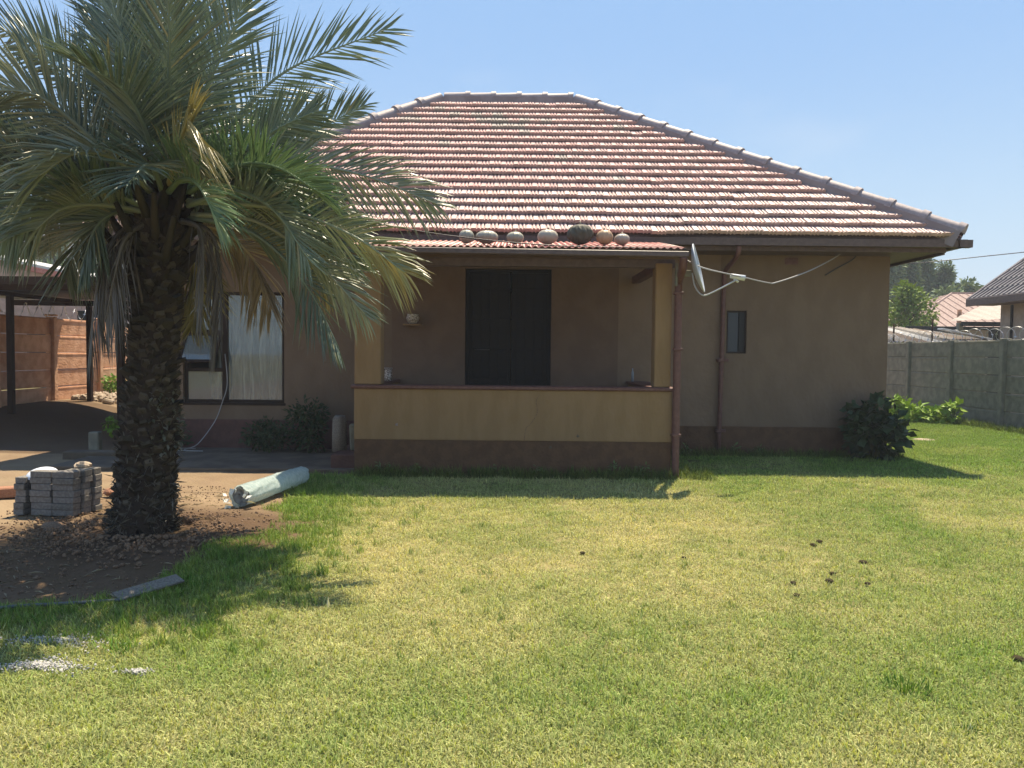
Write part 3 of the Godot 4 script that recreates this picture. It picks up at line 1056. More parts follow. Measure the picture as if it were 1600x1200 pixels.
func palm() -> void:
	rng.seed = 21
	var p := thing("palm_tree", "stout date palm with shaggy trunk and dead fronds hanging below its crown", "palm tree", PALM)

	var lean := Transform3D(Basis(Vector3.BACK, -0.06), Vector3.ZERO)
	var trunk_r := func(y: float) -> float:
		var r := 0.166
		r += 0.085 * exp(-y / 0.25) + 0.020 * exp(-pow((y - 0.75) / 0.35, 2.0))
		r += 0.035 * smoothstep(1.75, 2.3, y)
		return r * (1.0 - 0.6 * smoothstep(2.45, 2.85, y))
	var s := mb(false)
	var prof := []
	for i in 60:
		var y := -0.12 + i * 0.05
		prof.append([trunk_r.call(y), y])
	s.set_color(Color(0.040, 0.031, 0.023))
	var wob := func(a: float, y: float) -> float:
		return 1.0 + lumpy.get_noise_3d(cos(a) * 90.0, y * 260.0, sin(a) * 90.0) * 0.16
	lathe(s, prof, 40, wob)
	var trunk := build("trunk", s, M.bark, p, lean)
	# old leaf bases in a spiral round the trunk
	var kinds := []
	for v in 6:
		var b := mb()
		var c := Color(0.042, 0.034, 0.026).lerp(Color(0.098, 0.080, 0.060), v / 5.0)
		b.set_color(c)
		var w := rng.randf_range(0.032, 0.052)
		var h := rng.randf_range(0.018, 0.034)
		var dep := rng.randf_range(0.03, 0.06)
		var up := rng.randf_range(0.02, 0.05)
		var q := [Vector3(-w, -h, -0.03), Vector3(w, -h, -0.03), Vector3(w, h, -0.03), Vector3(-w, h, -0.03), Vector3(-w * 0.6, -h * 0.1 + up, dep), Vector3(w * 0.55, -h * 0.2 + up, dep * 1.1), Vector3(w * 0.5, h * 0.7 + up, dep * 0.9), Vector3(-w * 0.65, h * 0.6 + up, dep)]
		quad(b, q[4], q[5], q[6], q[7], Vector3.BACK)
		quad(b, q[0], q[1], q[5], q[4], Vector3.DOWN)
		quad(b, q[2], q[3], q[7], q[6], Vector3.UP)
		quad(b, q[1], q[2], q[6], q[5], Vector3.RIGHT)
		quad(b, q[0], q[3], q[7], q[4], Vector3.LEFT)
		b.generate_normals()
		kinds.append(b.commit())
	for i in 296:
		var y := 0.10 + 2.35 * i / 296.0
		var a := i * 2.39996 + rng.randf_range(-0.15, 0.15)
		var r: float = trunk_r.call(y) * 0.97
		var bs := Basis(Vector3.UP, PI / 2 - a) * Basis(Vector3.RIGHT, rng.randf_range(-0.35, 0.25)) * Basis(Vector3.BACK, rng.randf_range(-0.4, 0.4))
		var sc := rng.randf_range(0.75, 1.15) * lerpf(1.0, 1.25, y / 2.4)
		if i % 2 == 0:
			r *= 0.98
		put("leaf_base", kinds[rng.randi() % 6], M.bark, trunk, Transform3D(bs.scaled(Vector3.ONE * sc), Vector3(cos(a) * r, y, sin(a) * r)))
	# the crowded smaller scales between them
	s = mb()
	for i in 1300:
		var y := rng.randf_range(-0.02, 2.45)
		var a := rng.randf() * TAU
		var r: float = trunk_r.call(y)
		var d := Vector3(cos(a), 0, sin(a))
		var e := Vector3(-d.z, 0, d.x)
		var at := d * r * 0.97 + Vector3.UP * y
		s.set_color(Color(0.035, 0.028, 0.021).lerp(Color(0.115, 0.095, 0.072), rng.randf() * rng.randf()))
		var w := rng.randf_range(0.015, 0.04)
		var tipp := at + d * rng.randf_range(0.03, 0.075) + Vector3.UP * rng.randf_range(0.01, 0.06) + e * rng.randf_range(-0.02, 0.02)
		var low := at - Vector3.UP * rng.randf_range(0.01, 0.03)
		tri(s, at - e * w, at + e * w, tipp, Vector3.UP)
		tri(s, at - e * w, low, tipp, d - e)
		tri(s, at + e * w, low, tipp, d + e)
	var scales := build("trunk_scales", s, M.bark, p, lean)
	scales.set_meta("kind", "stuff")
	# long boots in the heart of the crown
	for i in 34:
		var a := i * 2.39996
		var y := 2.05 + 0.02 * i
		var d := Vector3(cos(a), 0, sin(a))
		s = mb(false)
		s.set_color(Color(0.030, 0.024, 0.017).lerp(Color(0.065, 0.055, 0.034), rng.randf()))
		var bend := rng.randf_range(0.5, 1.0)
		tube(s, [d * 0.16 + Vector3.UP * y, d * (0.22 + 0.1 * bend) + Vector3.UP * (y + 0.14), d * (0.26 + 0.22 * bend) + Vector3.UP * (y + 0.33)], [0.042, 0.03, 0.018], 6)
		build("leaf_stub", s, M.bark, p, lean)
	# cut stalks and old flower stems at the neck
	for k in [[-0.1, 2.2, 0.21, 0.06, 1.80, 0.34], [-0.05, 2.05, 0.22, -0.20, 1.88, 0.33]]:
		s = mb(false)
		s.set_color(Color(0.085, 0.065, 0.045))
		var a := Vector3(k[0], k[1], k[2])
		var b := Vector3(k[3], k[4], k[5])
		tube(s, smooth_line([a, a.lerp(b, 0.5) + Vector3(0.03, 0.0, 0.06), b], 5), [0.016, 0.010], 6)
		build("old_stalk", s, M.bark, p, lean)
	# fibres and small plants caught in the trunk
	s = mb()
	for i in 900:
		var y := rng.randf_range(0.0, 1.1) * rng.randf()
		var a := rng.randf() * TAU
		var r: float = trunk_r.call(y) + 0.02
		var d := Vector3(cos(a), 0, sin(a))
		leaf(s, d * r + Vector3.UP * y, (d * 0.5 + rand_dir() * 0.8 + Vector3.DOWN * 0.3).normalized(), rand_dir(), rng.randf_range(0.03, 0.10), 0.14, Color(0.06, 0.05, 0.035).lerp(Color(0.20, 0.17, 0.12), rng.randf() * rng.randf()))
	for i in 110:
		var y := rng.randf_range(0.65, 1.15)
		var a := rng.randf_range(-0.5, 1.1)
		var r: float = trunk_r.call(y) + 0.03
		var d := Vector3(cos(a), 0, sin(a))
		leaf(s, d * r + Vector3.UP * y, (d + rand_dir()).normalized(), (Vector3.UP + rand_dir() * 0.5).normalized(), rng.randf_range(0.03, 0.07), 0.45, Color(0.06, 0.07, 0.035).lerp(Color(0.25, 0.22, 0.17), rng.randf() * rng.randf()))
	var fib := build("trunk_fibre", s, M.palmleaf, p, lean)
	fib.set_meta("kind", "stuff")
	var list := [
		[Vector3(-2.46, 2.78, -5.93), Vector3(-2.15, 3.21, -5.98), Vector3(-1.76, 3.62, -6.03), Vector3(-1.01, 3.98, -6.13), "green", 0.46, 68],
		[Vector3(-2.60, 2.84, -6.08), Vector3(-2.45, 3.58, -6.23), Vector3(-2.32, 4.30, -6.38), Vector3(-2.07, 5.08, -6.58), "dark", 0.50, 55],
		[Vector3(-2.74, 2.79, -5.88), Vector3(-2.81, 3.38, -5.78), Vector3(-2.91, 3.80, -5.68), Vector3(-3.13, 4.25, -5.58), "green", 0.46, 45],
		[Vector3(-2.73, 2.84, -6.08), Vector3(-2.67, 3.63, -6.08), Vector3(-2.56, 4.41, -6.08), Vector3(-2.42, 5.03, -5.98), "dark", 0.50, 50],
		[Vector3(-2.68, 2.79, -5.88), Vector3(-2.63, 3.45, -5.73), Vector3(-2.58, 4.12, -5.58), Vector3(-2.55, 4.58, -5.38), "green", 0.48, 18],
		[Vector3(-2.90, 2.79, -6.08), Vector3(-3.37, 3.46, -6.18), Vector3(-3.81, 3.87, -6.23), Vector3(-4.45, 4.11, -6.28), "dark", 0.42, 62],
		[Vector3(-2.78, 2.63, -5.83), Vector3(-3.09, 3.03, -5.48), Vector3(-3.29, 3.17, -5.23), Vector3(-3.66, 3.07, -5.03), "olive", 0.50, 50],
		[Vector3(-2.85, 2.67, -5.98), Vector3(-3.26, 3.05, -5.88), Vector3(-3.62, 3.24, -5.83), Vector3(-4.16, 3.18, -5.78), "green", 0.45, 45],
		[Vector3(-2.83, 2.56, -5.93), Vector3(-3.27, 2.69, -5.88), Vector3(-3.62, 2.76, -5.83), Vector3(-4.17, 2.66, -5.78), "olive", 0.42, 50],
		[Vector3(-2.76, 2.51, -5.78), Vector3(-2.93, 2.59, -5.43), Vector3(-3.06, 2.49, -5.13), Vector3(-3.29, 2.15, -4.98), "green", 0.42, 18],
		[Vector3(-2.88, 2.53, -6.03), Vector3(-3.33, 2.63, -6.08), Vector3(-3.74, 2.55, -6.18), Vector3(-4.28, 2.20, -6.28), "olive", 0.40, 50],
		[Vector3(-2.95, 2.66, -6.18), Vector3(-3.65, 3.10, -6.58), Vector3(-4.21, 3.32, -6.88), Vector3(-4.99, 3.25, -7.18), "dark", 0.42, 18],
		[Vector3(-2.53, 2.71, -6.08), Vector3(-2.05, 3.00, -6.33), Vector3(-1.67, 3.28, -6.48), Vector3(-1.28, 3.55, -6.63), "green", 0.34, 60],
		[Vector3(-2.44, 2.65, -5.88), Vector3(-1.76, 2.83, -5.73), Vector3(-1.14, 2.75, -5.68), Vector3(-0.57, 2.54, -5.68), "olive", 0.38, 62],
		[Vector3(-2.43, 2.56, -5.78), Vector3(-1.67, 2.45, -5.43), Vector3(-1.10, 2.24, -5.23), Vector3(-0.72, 1.98, -5.13), "tipyellow", 0.36, 55],
		[Vector3(-2.42, 2.47, -5.83), Vector3(-1.89, 2.40, -5.68), Vector3(-1.44, 2.11, -5.58), Vector3(-1.06, 1.72, -5.53), "olive", 0.34, 55],
		[Vector3(-2.42, 2.45, -5.83), Vector3(-1.93, 2.32, -5.73), Vector3(-1.54, 1.96, -5.68), Vector3(-1.28, 1.47, -5.68), "dark", 0.36, 50],
		[Vector3(-2.56, 2.53, -6.03), Vector3(-2.07, 2.44, -6.08), Vector3(-1.69, 2.26, -6.13), Vector3(-1.44, 1.91, -6.18), "yellow", 0.32, 50],
		[Vector3(-2.54, 2.42, -5.98), Vector3(-2.30, 2.39, -6.08), Vector3(-2.08, 2.18, -6.18), Vector3(-1.95, 1.80, -6.23), "brown", 0.38, 50],
		[Vector3(-2.62, 2.35, -6.13), Vector3(-2.61, 2.19, -6.28), Vector3(-2.58, 1.96, -6.33), Vector3(-2.66, 1.65, -6.38), "yellow", 0.28, 50],
		[Vector3(-2.81, 2.43, -5.88), Vector3(-2.95, 2.28, -5.73), Vector3(-3.05, 1.95, -5.68), Vector3(-3.13, 1.45, -5.68), "dead", 0.34, 60],
		[Vector3(-2.76, 2.42, -5.83), Vector3(-2.83, 2.25, -5.63), Vector3(-2.88, 1.99, -5.58), Vector3(-2.95, 1.66, -5.58), "dead", 0.34, 60],
		[Vector3(-2.50, 2.42, -5.83), Vector3(-2.30, 2.33, -5.68), Vector3(-2.26, 2.04, -5.63), Vector3(-2.27, 1.69, -5.63), "dead", 0.30, 60],
		[Vector3(-2.51, 2.44, -5.93), Vector3(-2.30, 2.34, -5.88), Vector3(-2.23, 2.07, -5.88), Vector3(-2.23, 1.68, -5.88), "dead", 0.32, 60],
		[Vector3(-2.58, 2.65, -5.78), Vector3(-2.30, 2.78, -5.28), Vector3(-2.07, 2.84, -4.88), Vector3(-1.91, 2.79, -4.53), "yellow", 0.42, 80],
		[Vector3(-2.55, 2.62, -5.73), Vector3(-2.26, 2.61, -5.28), Vector3(-2.01, 2.50, -4.93), Vector3(-1.81, 2.24, -4.73), "bright", 0.36, 35],
		[Vector3(-2.62, 2.63, -5.78), Vector3(-2.50, 2.70, -5.38), Vector3(-2.40, 2.64, -5.03), Vector3(-2.38, 2.46, -4.78), "green", 0.36, 18],
		[Vector3(-2.67, 2.76, -6.18), Vector3(-2.51, 3.25, -6.58), Vector3(-2.32, 3.50, -6.98), Vector3(-2.00, 3.48, -7.28), "bright", 0.40, 18],
		[Vector3(-2.76, 2.78, -6.28), Vector3(-2.87, 3.49, -6.78), Vector3(-2.96, 3.94, -7.28), Vector3(-2.99, 4.14, -7.68), "dark", 0.40, 18],
		[Vector3(-2.89, 2.78, -6.28), Vector3(-3.29, 3.49, -6.78), Vector3(-3.68, 3.82, -7.28), Vector3(-4.01, 3.88, -7.68), "dark", 0.40, 18],
		[Vector3(-2.87, 2.71, -6.18), Vector3(-3.54, 3.24, -6.68), Vector3(-4.04, 3.46, -7.08), Vector3(-4.58, 3.33, -7.48), "dark", 0.40, 18],
		[Vector3(-2.58, 2.69, -6.08), Vector3(-2.32, 2.88, -6.48), Vector3(-2.03, 2.92, -6.78), Vector3(-1.69, 2.71, -6.98), "bright", 0.38, 18],
		[Vector3(-2.52, 2.65, -5.88), Vector3(-2.12, 2.80, -5.68), Vector3(-1.79, 2.72, -5.53), Vector3(-1.55, 2.48, -5.48), "bright", 0.36, 50],
		[Vector3(-2.69, 2.62, -5.73), Vector3(-2.71, 2.74, -5.28), Vector3(-2.75, 2.68, -4.88), Vector3(-2.87, 2.49, -4.68), "olive", 0.40, 18],
		[Vector3(-2.64, 2.72, -5.78), Vector3(-2.56, 2.98, -5.38), Vector3(-2.56, 3.14, -5.08), Vector3(-2.65, 3.20, -4.78), "green", 0.42, 18],
		[Vector3(-2.59, 2.73, -5.83), Vector3(-2.31, 3.13, -5.58), Vector3(-2.07, 3.50, -5.48), Vector3(-1.87, 3.92, -5.43), "green", 0.44, 18],
		[Vector3(-2.43, 2.53, -5.78), Vector3(-1.96, 2.57, -5.48), Vector3(-1.63, 2.40, -5.28), Vector3(-1.40, 2.09, -5.23), "green", 0.36, 18],
		[Vector3(-2.90, 2.61, -6.08), Vector3(-3.44, 2.87, -6.38), Vector3(-3.93, 2.99, -6.68), Vector3(-4.51, 2.86, -6.98), "dark", 0.40, 18],
		[Vector3(-2.71, 2.81, -5.98), Vector3(-2.81, 3.40, -5.98), Vector3(-2.94, 4.12, -5.98), Vector3(-3.05, 4.83, -5.98), "green", 0.50, 50],
		[Vector3(-2.54, 2.79, -5.88), Vector3(-2.39, 3.37, -5.88), Vector3(-2.30, 4.03, -5.98), Vector3(-2.26, 4.75, -6.08), "green", 0.50, 50],
		[Vector3(-2.79, 2.74, -5.98), Vector3(-2.92, 3.16, -5.83), Vector3(-2.99, 3.50, -5.73), Vector3(-3.00, 3.80, -5.68), "dark", 0.42, 50],
		[Vector3(-2.64, 2.71, -5.73), Vector3(-2.62, 3.06, -5.48), Vector3(-2.62, 3.42, -5.28), Vector3(-2.69, 3.80, -5.18), "green", 0.46, 18],
		[Vector3(-2.81, 2.60, -5.88), Vector3(-3.13, 2.84, -5.73), Vector3(-3.45, 2.98, -5.63), Vector3(-3.92, 2.96, -5.58), "dark", 0.44, 50],
		[Vector3(-2.90, 2.61, -6.08), Vector3(-3.38, 2.88, -6.18), Vector3(-3.80, 3.00, -6.28), Vector3(-4.40, 2.88, -6.33), "green", 0.42, 50],
		[Vector3(-2.86, 2.54, -5.98), Vector3(-3.27, 2.61, -5.98), Vector3(-3.64, 2.55, -5.93), Vector3(-4.05, 2.30, -5.88), "dark", 0.42, 50],
		[Vector3(-2.76, 2.48, -5.78), Vector3(-2.91, 2.47, -5.48), Vector3(-3.04, 2.40, -5.23), Vector3(-3.14, 2.23, -5.08), "olive", 0.38, 18],
		[Vector3(-2.48, 2.62, -5.98), Vector3(-2.06, 2.77, -6.18), Vector3(-1.73, 2.74, -6.28), Vector3(-1.27, 2.42, -6.33), "green", 0.38, 50],
		[Vector3(-2.42, 2.63, -5.78), Vector3(-1.96, 2.75, -5.48), Vector3(-1.61, 2.69, -5.23), Vector3(-1.27, 2.49, -5.08), "bright", 0.38, 18],
		[Vector3(-2.51, 2.72, -5.98), Vector3(-2.05, 2.96, -5.88), Vector3(-1.77, 3.12, -5.83), Vector3(-1.51, 3.24, -5.83), "green", 0.36, 50],
		[Vector3(-2.51, 2.55, -5.98), Vector3(-2.07, 2.54, -6.08), Vector3(-1.65, 2.41, -6.18), Vector3(-1.25, 2.12, -6.23), "green", 0.38, 50],
		[Vector3(-2.83, 2.74, -5.98), Vector3(-3.16, 3.22, -5.88), Vector3(-3.43, 3.55, -5.88), Vector3(-3.74, 3.73, -5.88), "green", 0.42, 50],
		[Vector3(-2.88, 2.48, -6.03), Vector3(-3.21, 2.51, -6.08), Vector3(-3.44, 2.34, -6.13), Vector3(-3.57, 2.04, -6.18), "olive", 0.36, 50],
		[Vector3(-2.78, 2.48, -5.88), Vector3(-2.90, 2.46, -5.68), Vector3(-3.01, 2.33, -5.58), Vector3(-3.10, 2.02, -5.53), "dark", 0.34, 50],
		[Vector3(-2.94, 2.55, -6.18), Vector3(-3.44, 2.60, -6.48), Vector3(-3.83, 2.55, -6.68), Vector3(-4.23, 2.30, -6.88), "green", 0.36, 18],
		[Vector3(-2.61, 2.77, -5.78), Vector3(-2.40, 3.07, -5.38), Vector3(-2.25, 3.39, -5.08), Vector3(-2.17, 3.75, -4.88), "dark", 0.46, 18],
	]
	for f in list:
		var pts := []
		for i in 4:
			pts.append(f[i] - PALM)
		frond(p, pts, f[4], f[5], deg_to_rad(f[6] * (1.0 if pts[3].x < 0.0 else -1.0) + rng.randf_range(-12, 12)))
	# fronds of the far side of the crown, each sprung from the heart
	for i in 19:
		var az := deg_to_rad(rng.randf_range(175.0, 365.0))
		var el := rng.randf_range(0.15, 1.15)
		var L := rng.randf_range(1.4, 1.9)
		if i >= 16:
			az = deg_to_rad([128.0, 148.0, 166.0][i - 16])
			el = [0.35, 0.2, 0.5][i - 16]
			L = 2.0
		var d := Vector3(cos(az), 0, sin(az))
		if d.x > 0.55:
			L *= 0.7
		var b := Vector3(0.14, 2.45, 0) + d * 0.12
		var pts := [b, b + d * L * 0.33 * cos(el) + Vector3.UP * L * 0.36 * sin(el), b + d * L * 0.68 * cos(el) + Vector3.UP * L * 0.6 * sin(el), b + d * L * cos(el * 0.8) + Vector3.UP * L * (0.66 * sin(el) - 0.22)]
		frond(p, pts, ["dark", "green", "dark", "olive"][i % 4], 0.40, rng.randf_range(-0.6, 0.6))
	for i in 4:
		var az := deg_to_rad([165, 200, 260, 345][i])
		var d := Vector3(cos(az), 0, sin(az))
		var b := Vector3(0.13, 2.22, 0) + d * 0.17
		var L := rng.randf_range(0.5, 0.85)
		frond(p, [b, b + d * 0.18 + Vector3.UP * 0.02, b + d * 0.26 - Vector3.UP * L * 0.45, b + d * 0.24 - Vector3.UP * L], "dead", 0.3)

# ---------------------------------------------------------------- boundary walls, carport, neighbours
func precast_wall(called: String, label: String, x: float, zs: Array, base: float, top: float, ma: Material, mb_: Material, face: float, rows: int, capped: bool) -> void:
	var w := thing(called, label, "wall")
	var hgt := (top - base) / rows
	for i in zs.size():
		var z: float = zs[i]
		var b := rise(x, z) - 0.1
		bx("post", Vector3(x - 0.095, b, z - 0.07), Vector3(x + 0.095, top + 0.015 + rng.randf_range(-0.01, 0.02), z + 0.065), ma, w, 0.012)
		if capped:
			bx("post_cap", Vector3(x - 0.10, top + 0.04, z - 0.09), Vector3(x + 0.10, top + 0.075, z + 0.09), ma, w, 0.012)
		if i + 1 < zs.size():
			var z2: float = zs[i + 1]
			for k in rows:
				var jut := rng.randf_range(-0.012, 0.014)
				var tilt := rng.randf_range(-0.006, 0.006)
				var s := mb()
				var y0 := base + k * hgt + 0.007
				var y1 := base + (k + 1) * hgt - 0.007
				if k == 0:
					y0 = minf(y0, rise(x, z) - 0.1)
				box(s, Vector3(-0.024, y0, z2 + 0.067), Vector3(0.024, y1, z - 0.067), 0.008, Transform3D(Basis(Vector3.BACK, tilt), Vector3(x + jut * face, 0, 0)))
				# the two cast ribs of each slab
				box(s, Vector3(0.018, y1 - 0.05, z2 + 0.11), Vector3(0.030, y1 - 0.02, z - 0.11), 0.004, Transform3D(Basis(), Vector3(x + jut * face - (0.0 if face > 0 else 0.048), 0, 0)))
				build("panel", s, ma if rng.randf() < 0.6 else mb_, w)

func razor_wire(label: String, x: float, z0: float, z1: float, y: float, r: float, pitch: float) -> void:
	var s := mb(false)
	var pts := []
	var n := int(absf(z1 - z0) / pitch * 16)
	for i in n + 1:
		var a := TAU * i / 16.0
		var k := 1.0 + 0.12 * sin(i * 0.13)
		pts.append(Vector3(x + cos(a) * r * 0.55 * k, y + r * 0.8 + sin(a) * r * k, lerpf(z0, z1, float(i) / n) + cos(a) * r * 0.7))
	tube(s, pts, [0.0055], 4)
	for i in range(0, n, 3):
		var t: Vector3 = (pts[i + 1] - pts[i]).normalized()
		var q := across(t)
		tri(s, pts[i] - t * 0.02, pts[i] + t * 0.02, pts[i] + q * 0.028, t.cross(q))
		tri(s, pts[i] - t * 0.02, pts[i] + t * 0.02, pts[i] - q * 0.028, t.cross(q))
	var o := build("razor_wire", s, M.wire)
	tag(o, label, "razor wire", "razor wire coils on the boundary walls")

func surroundings() -> void:
	rng.seed = 31
	var zs := []
	for i in 10:
		zs.append(-11.95 - 1.86 * i)
	precast_wall("boundary_wall", "grey weathered concrete slab boundary wall right of the house", 10.05, zs, 0.0, 1.83, M.wallgrey, M.wallgrey2, -1.0, 5, false)
	zs = []
	for i in 12:
		zs.append(-11.1 - 1.86 * i)
	precast_wall("boundary_wall", "orange painted concrete slab boundary wall behind the carport", -10.0, zs, 0.25, 2.12, M.terra, M.terra2, 1.0, 5, true)
	razor_wire("coil of razor wire along the top of the grey boundary wall", 10.05, -12.0, -28.5, 1.84, 0.13, 0.36)
	razor_wire("coil of razor wire along the top of the orange boundary wall", -10.0, -11.2, -31.0, 2.15, 0.13, 0.45)
	# rubble along the orange wall
	rng.seed = 32
	var s := mb()
	for i in 260:
		var z := rng.randf_range(-22.5, -17.0)
		var x := -9.75 + absf(rng.randfn(0.0, 0.35))
		var r := rng.randf_range(0.03, 0.10)
		var pts := []
		for k in 3:
			pts.append(rand_dir() * r * 0.3)
		box(s, Vector3(-r, -r * 0.6, -r * 0.8), Vector3(r, r * 0.6, r * 0.8), r * 0.35, Transform3D(Basis(rand_dir(), rng.randf() * 3.0), Vector3(x, rise(x, z) + r * 0.35, z)))
	var o := build("rubble", s, M.stone)
	o.set_meta("kind", "stuff")
	tag(o, "heap of broken stones and rubble at the foot of the orange wall", "rubble")
	# carport
	var c := thing("carport", "dark flat roofed carport on thin posts left of the house", "carport")
	for k in [[-9.4, -14.4], [-9.35, -17.0], [-6.42, -12.6], [-6.42, -17.0]]:
		bx("post", Vector3(k[0] - 0.05, 0.0, k[1] - 0.05), Vector3(k[0] + 0.05, 2.42, k[1] + 0.05), M.post, c, 0.006)
	bx("beam", Vector3(-11.0, 2.38, -12.30), Vector3(-5.75, 2.505, -12.22), M.post, c)
	bx("beam", Vector3(-11.0, 2.40, -17.06), Vector3(-5.75, 2.52, -16.98), M.post, c)
	for k in [-9.4, -6.42]:
		bx("rafter", Vector3(k - 0.03, 2.421, -16.975), Vector3(k + 0.03, 2.50, -12.305), M.post, c)
	s = mb(false)
	corrugated(s, -11.2, -5.7, -11.95, 2.535, -17.3, 2.56, 0.17, 0.018)
	build("roof_sheet", s, plain([0.10, 0.11, 0.16], 0.4, 0.4), c)
	bx("fascia", Vector3(-11.2, 2.44, -11.94), Vector3(-5.7, 2.565, -11.92), M.post, c)
	# neighbour on the left
	var pink := surf([0.36, 0.25, 0.215], [0.44, 0.31, 0.27], 2.0, 0.95, 0.012, 61)
	var n := thing("neighbour_house", "mauve plastered house with sloping sheet roof beyond the orange wall", "house")
	s = mb()
	quad(s, Vector3(-26, 0, -24), Vector3(-13.9, 0, -24), Vector3(-13.9, 3.62, -24), Vector3(-26, 6.0, -24), Vector3.BACK)
	quad(s, Vector3(-13.9, 0, -24), Vector3(-13.9, 0, -34), Vector3(-13.9, 3.62, -34), Vector3(-13.9, 3.62, -24), Vector3.RIGHT)
	quad(s, Vector3(-26, 0, -34), Vector3(-13.9, 0, -34), Vector3(-13.9, 3.62, -34), Vector3(-26, 6.0, -34), Vector3.FORWARD)
	build("wall", s, pink, n)
	var slant := Transform3D(Basis(Vector3.BACK, -0.194), Vector3(-13.4, 3.70, 0))
	s = mb()
	box(s, Vector3(-13.0, 0.0, -34.3), Vector3(0.0, 0.09, -23.7), 0.01, slant)
	build("roof", s, plain([0.55, 0.53, 0.50], 0.5), n)
	s = mb()
	box(s, Vector3(-1.6, -0.16, -23.72), Vector3(-0.05, -0.003, -23.66), 0.01, slant)
	build("fascia", s, M.iron, n)
	bx("window", Vector3(-12.55 - 2.6, 0.9, -24.03), Vector3(-14.3, 2.3, -23.99), M.blackish, n)
	bx("outbuilding_wall", Vector3(-13.8, 0.0, -27.0), Vector3(-11.2, 2.75, -23.2), pink, n)
	bx("door", Vector3(-13.1, 0.1, -23.21), Vector3(-12.3, 2.6, -23.17), M.dark, n)
	# neighbours on the right
	n = thing("neighbour_house", "grey plastered house with dark tiled roof at the right edge", "house")
	var greywall := surf([0.30, 0.255, 0.215], [0.36, 0.31, 0.265], 2.0, 0.95, 0.012, 62)
	bx("wall", Vector3(12.66, 0.0, -20.0), Vector3(19.0, 2.86, -12.0), greywall, n, 0.01)
	bx("downpipe", Vector3(12.62, 0.0, -19.55), Vector3(12.68, 2.8, -19.48), M.dark, n, 0.01)
	var nr := Node3D.new()
	nr.name = "roof"
	n.add_child(nr)
	var slate := plain([0.13, 0.12, 0.13], 0.55)
	s = mb()
	var rows := 11
	for k in rows:
		var x0 := 12.0 + k * 0.34
		var y0 := 2.98 + k * 0.252
		quad(s, Vector3(x0, y0 + 0.03, -20.35), Vector3(x0, y0 + 0.03, -11.5), Vector3(x0 + 0.36, y0 + 0.267, -11.5), Vector3(x0 + 0.36, y0 + 0.267, -20.35), Vector3(-0.6, 0.8, 0))
		quad(s, Vector3(x0, y0 + 0.03, -20.35), Vector3(x0, y0 + 0.03, -11.5), Vector3(x0, y0 - 0.02, -11.5), Vector3(x0, y0 - 0.02, -20.35), Vector3.LEFT)
		for q in 44:
			var z := -20.3 + q * 0.2
			box(s, Vector3(x0 + 0.0, y0 + 0.03, z), Vector3(x0 + 0.43, y0 + 0.055, z + 0.05), 0.0, Transform3D(Basis(), Vector3(x0, y0 + 0.03, 0)) * Transform3D(Basis(Vector3.BACK, 0.608), Vector3.ZERO) * Transform3D(Basis(), Vector3(-x0, -y0 - 0.03, 0)))
	quad(s, Vector3(15.7, 5.75, -20.35), Vector3(15.7, 5.75, -11.5), Vector3(19.6, 2.95, -11.5), Vector3(19.6, 2.95, -20.35), Vector3(0.6, 0.8, 0))
	build("roof_tiles", s, slate, nr)
	s = mb()
	quad(s, Vector3(12.3, 3.1, -20.0), Vector3(19.3, 3.1, -20.0), Vector3(15.7, 5.6, -20.0), Vector3(15.7, 5.6, -20.0), Vector3.FORWARD)
	quad(s, Vector3(12.3, 3.1, -12.0), Vector3(19.3, 3.1, -12.0), Vector3(15.7, 5.6, -12.0), Vector3(15.7, 5.6, -12.0), Vector3.BACK)
	build("gable", s, greywall, n)
	s = mb()
	box(s, Vector3(11.97, 2.80, -20.38), Vector3(12.02, 2.99, -11.45), 0.01)
	box(s, Vector3(0.0, -0.13, -20.40), Vector3(4.6, 0.03, -20.34), 0.005, Transform3D(Basis(Vector3.BACK, 0.638), Vector3(12.0, 2.98, 0)))
	build("fascia", s, M.gutter, n)
	bx("soffit", Vector3(12.03, 2.82, -20.3), Vector3(12.66, 2.85, -11.5), M.gutter, n)
	n = thing("neighbour_house", "house with faded pink corrugated hip roof beyond the grey wall", "house")
	bx("wall", Vector3(19.5, 0, -47.5), Vector3(32.0, 3.0, -38.0), greywall, n, 0.01)
	var sheet := surf([0.20, 0.115, 0.095], [0.32, 0.225, 0.195], 1.5, 0.7, 0.02, 63)
	var sheet2 := surf([0.22, 0.12, 0.10], [0.32, 0.21, 0.18], 2.0, 0.6, 0.012, 64)
	var a := Vector3(18.9, 2.95, -37.2)
	var b := Vector3(32.6, 2.95, -37.2)
	var d := Vector3(18.9, 2.95, -48.2)
	var e := Vector3(32.6, 2.95, -48.2)
	var r1 := Vector3(23.9, 4.95, -42.0)
	var r2 := Vector3(27.8, 4.95, -42.0)
	s = mb()
	quad(s, a, b, r2, r1, Vector3(0, 1, 1))
	tri(s, a, d, r1, Vector3(-1, 1, 0))
	tri(s, b, e, r2, Vector3(1, 1, 0))
	quad(s, d, e, r2, r1, Vector3(0, 1, -1))
	nr = build("roof", s, sheet, n)
	s = mb()
	for k in 30:
		var t := (k + 0.5) / 30.0
		var p0 := a.lerp(b, t)
		var mx := clampf((p0.x - a.x) / (r1.x - a.x), 0, 1)
		mx = minf(mx, clampf((b.x - p0.x) / (b.x - r2.x), 0, 1))
		tube(s, [p0 + Vector3(0, 0.02, 0), p0 + Vector3(0, 2.0 * mx + 0.02, -4.8 * mx)], [0.022], 4)
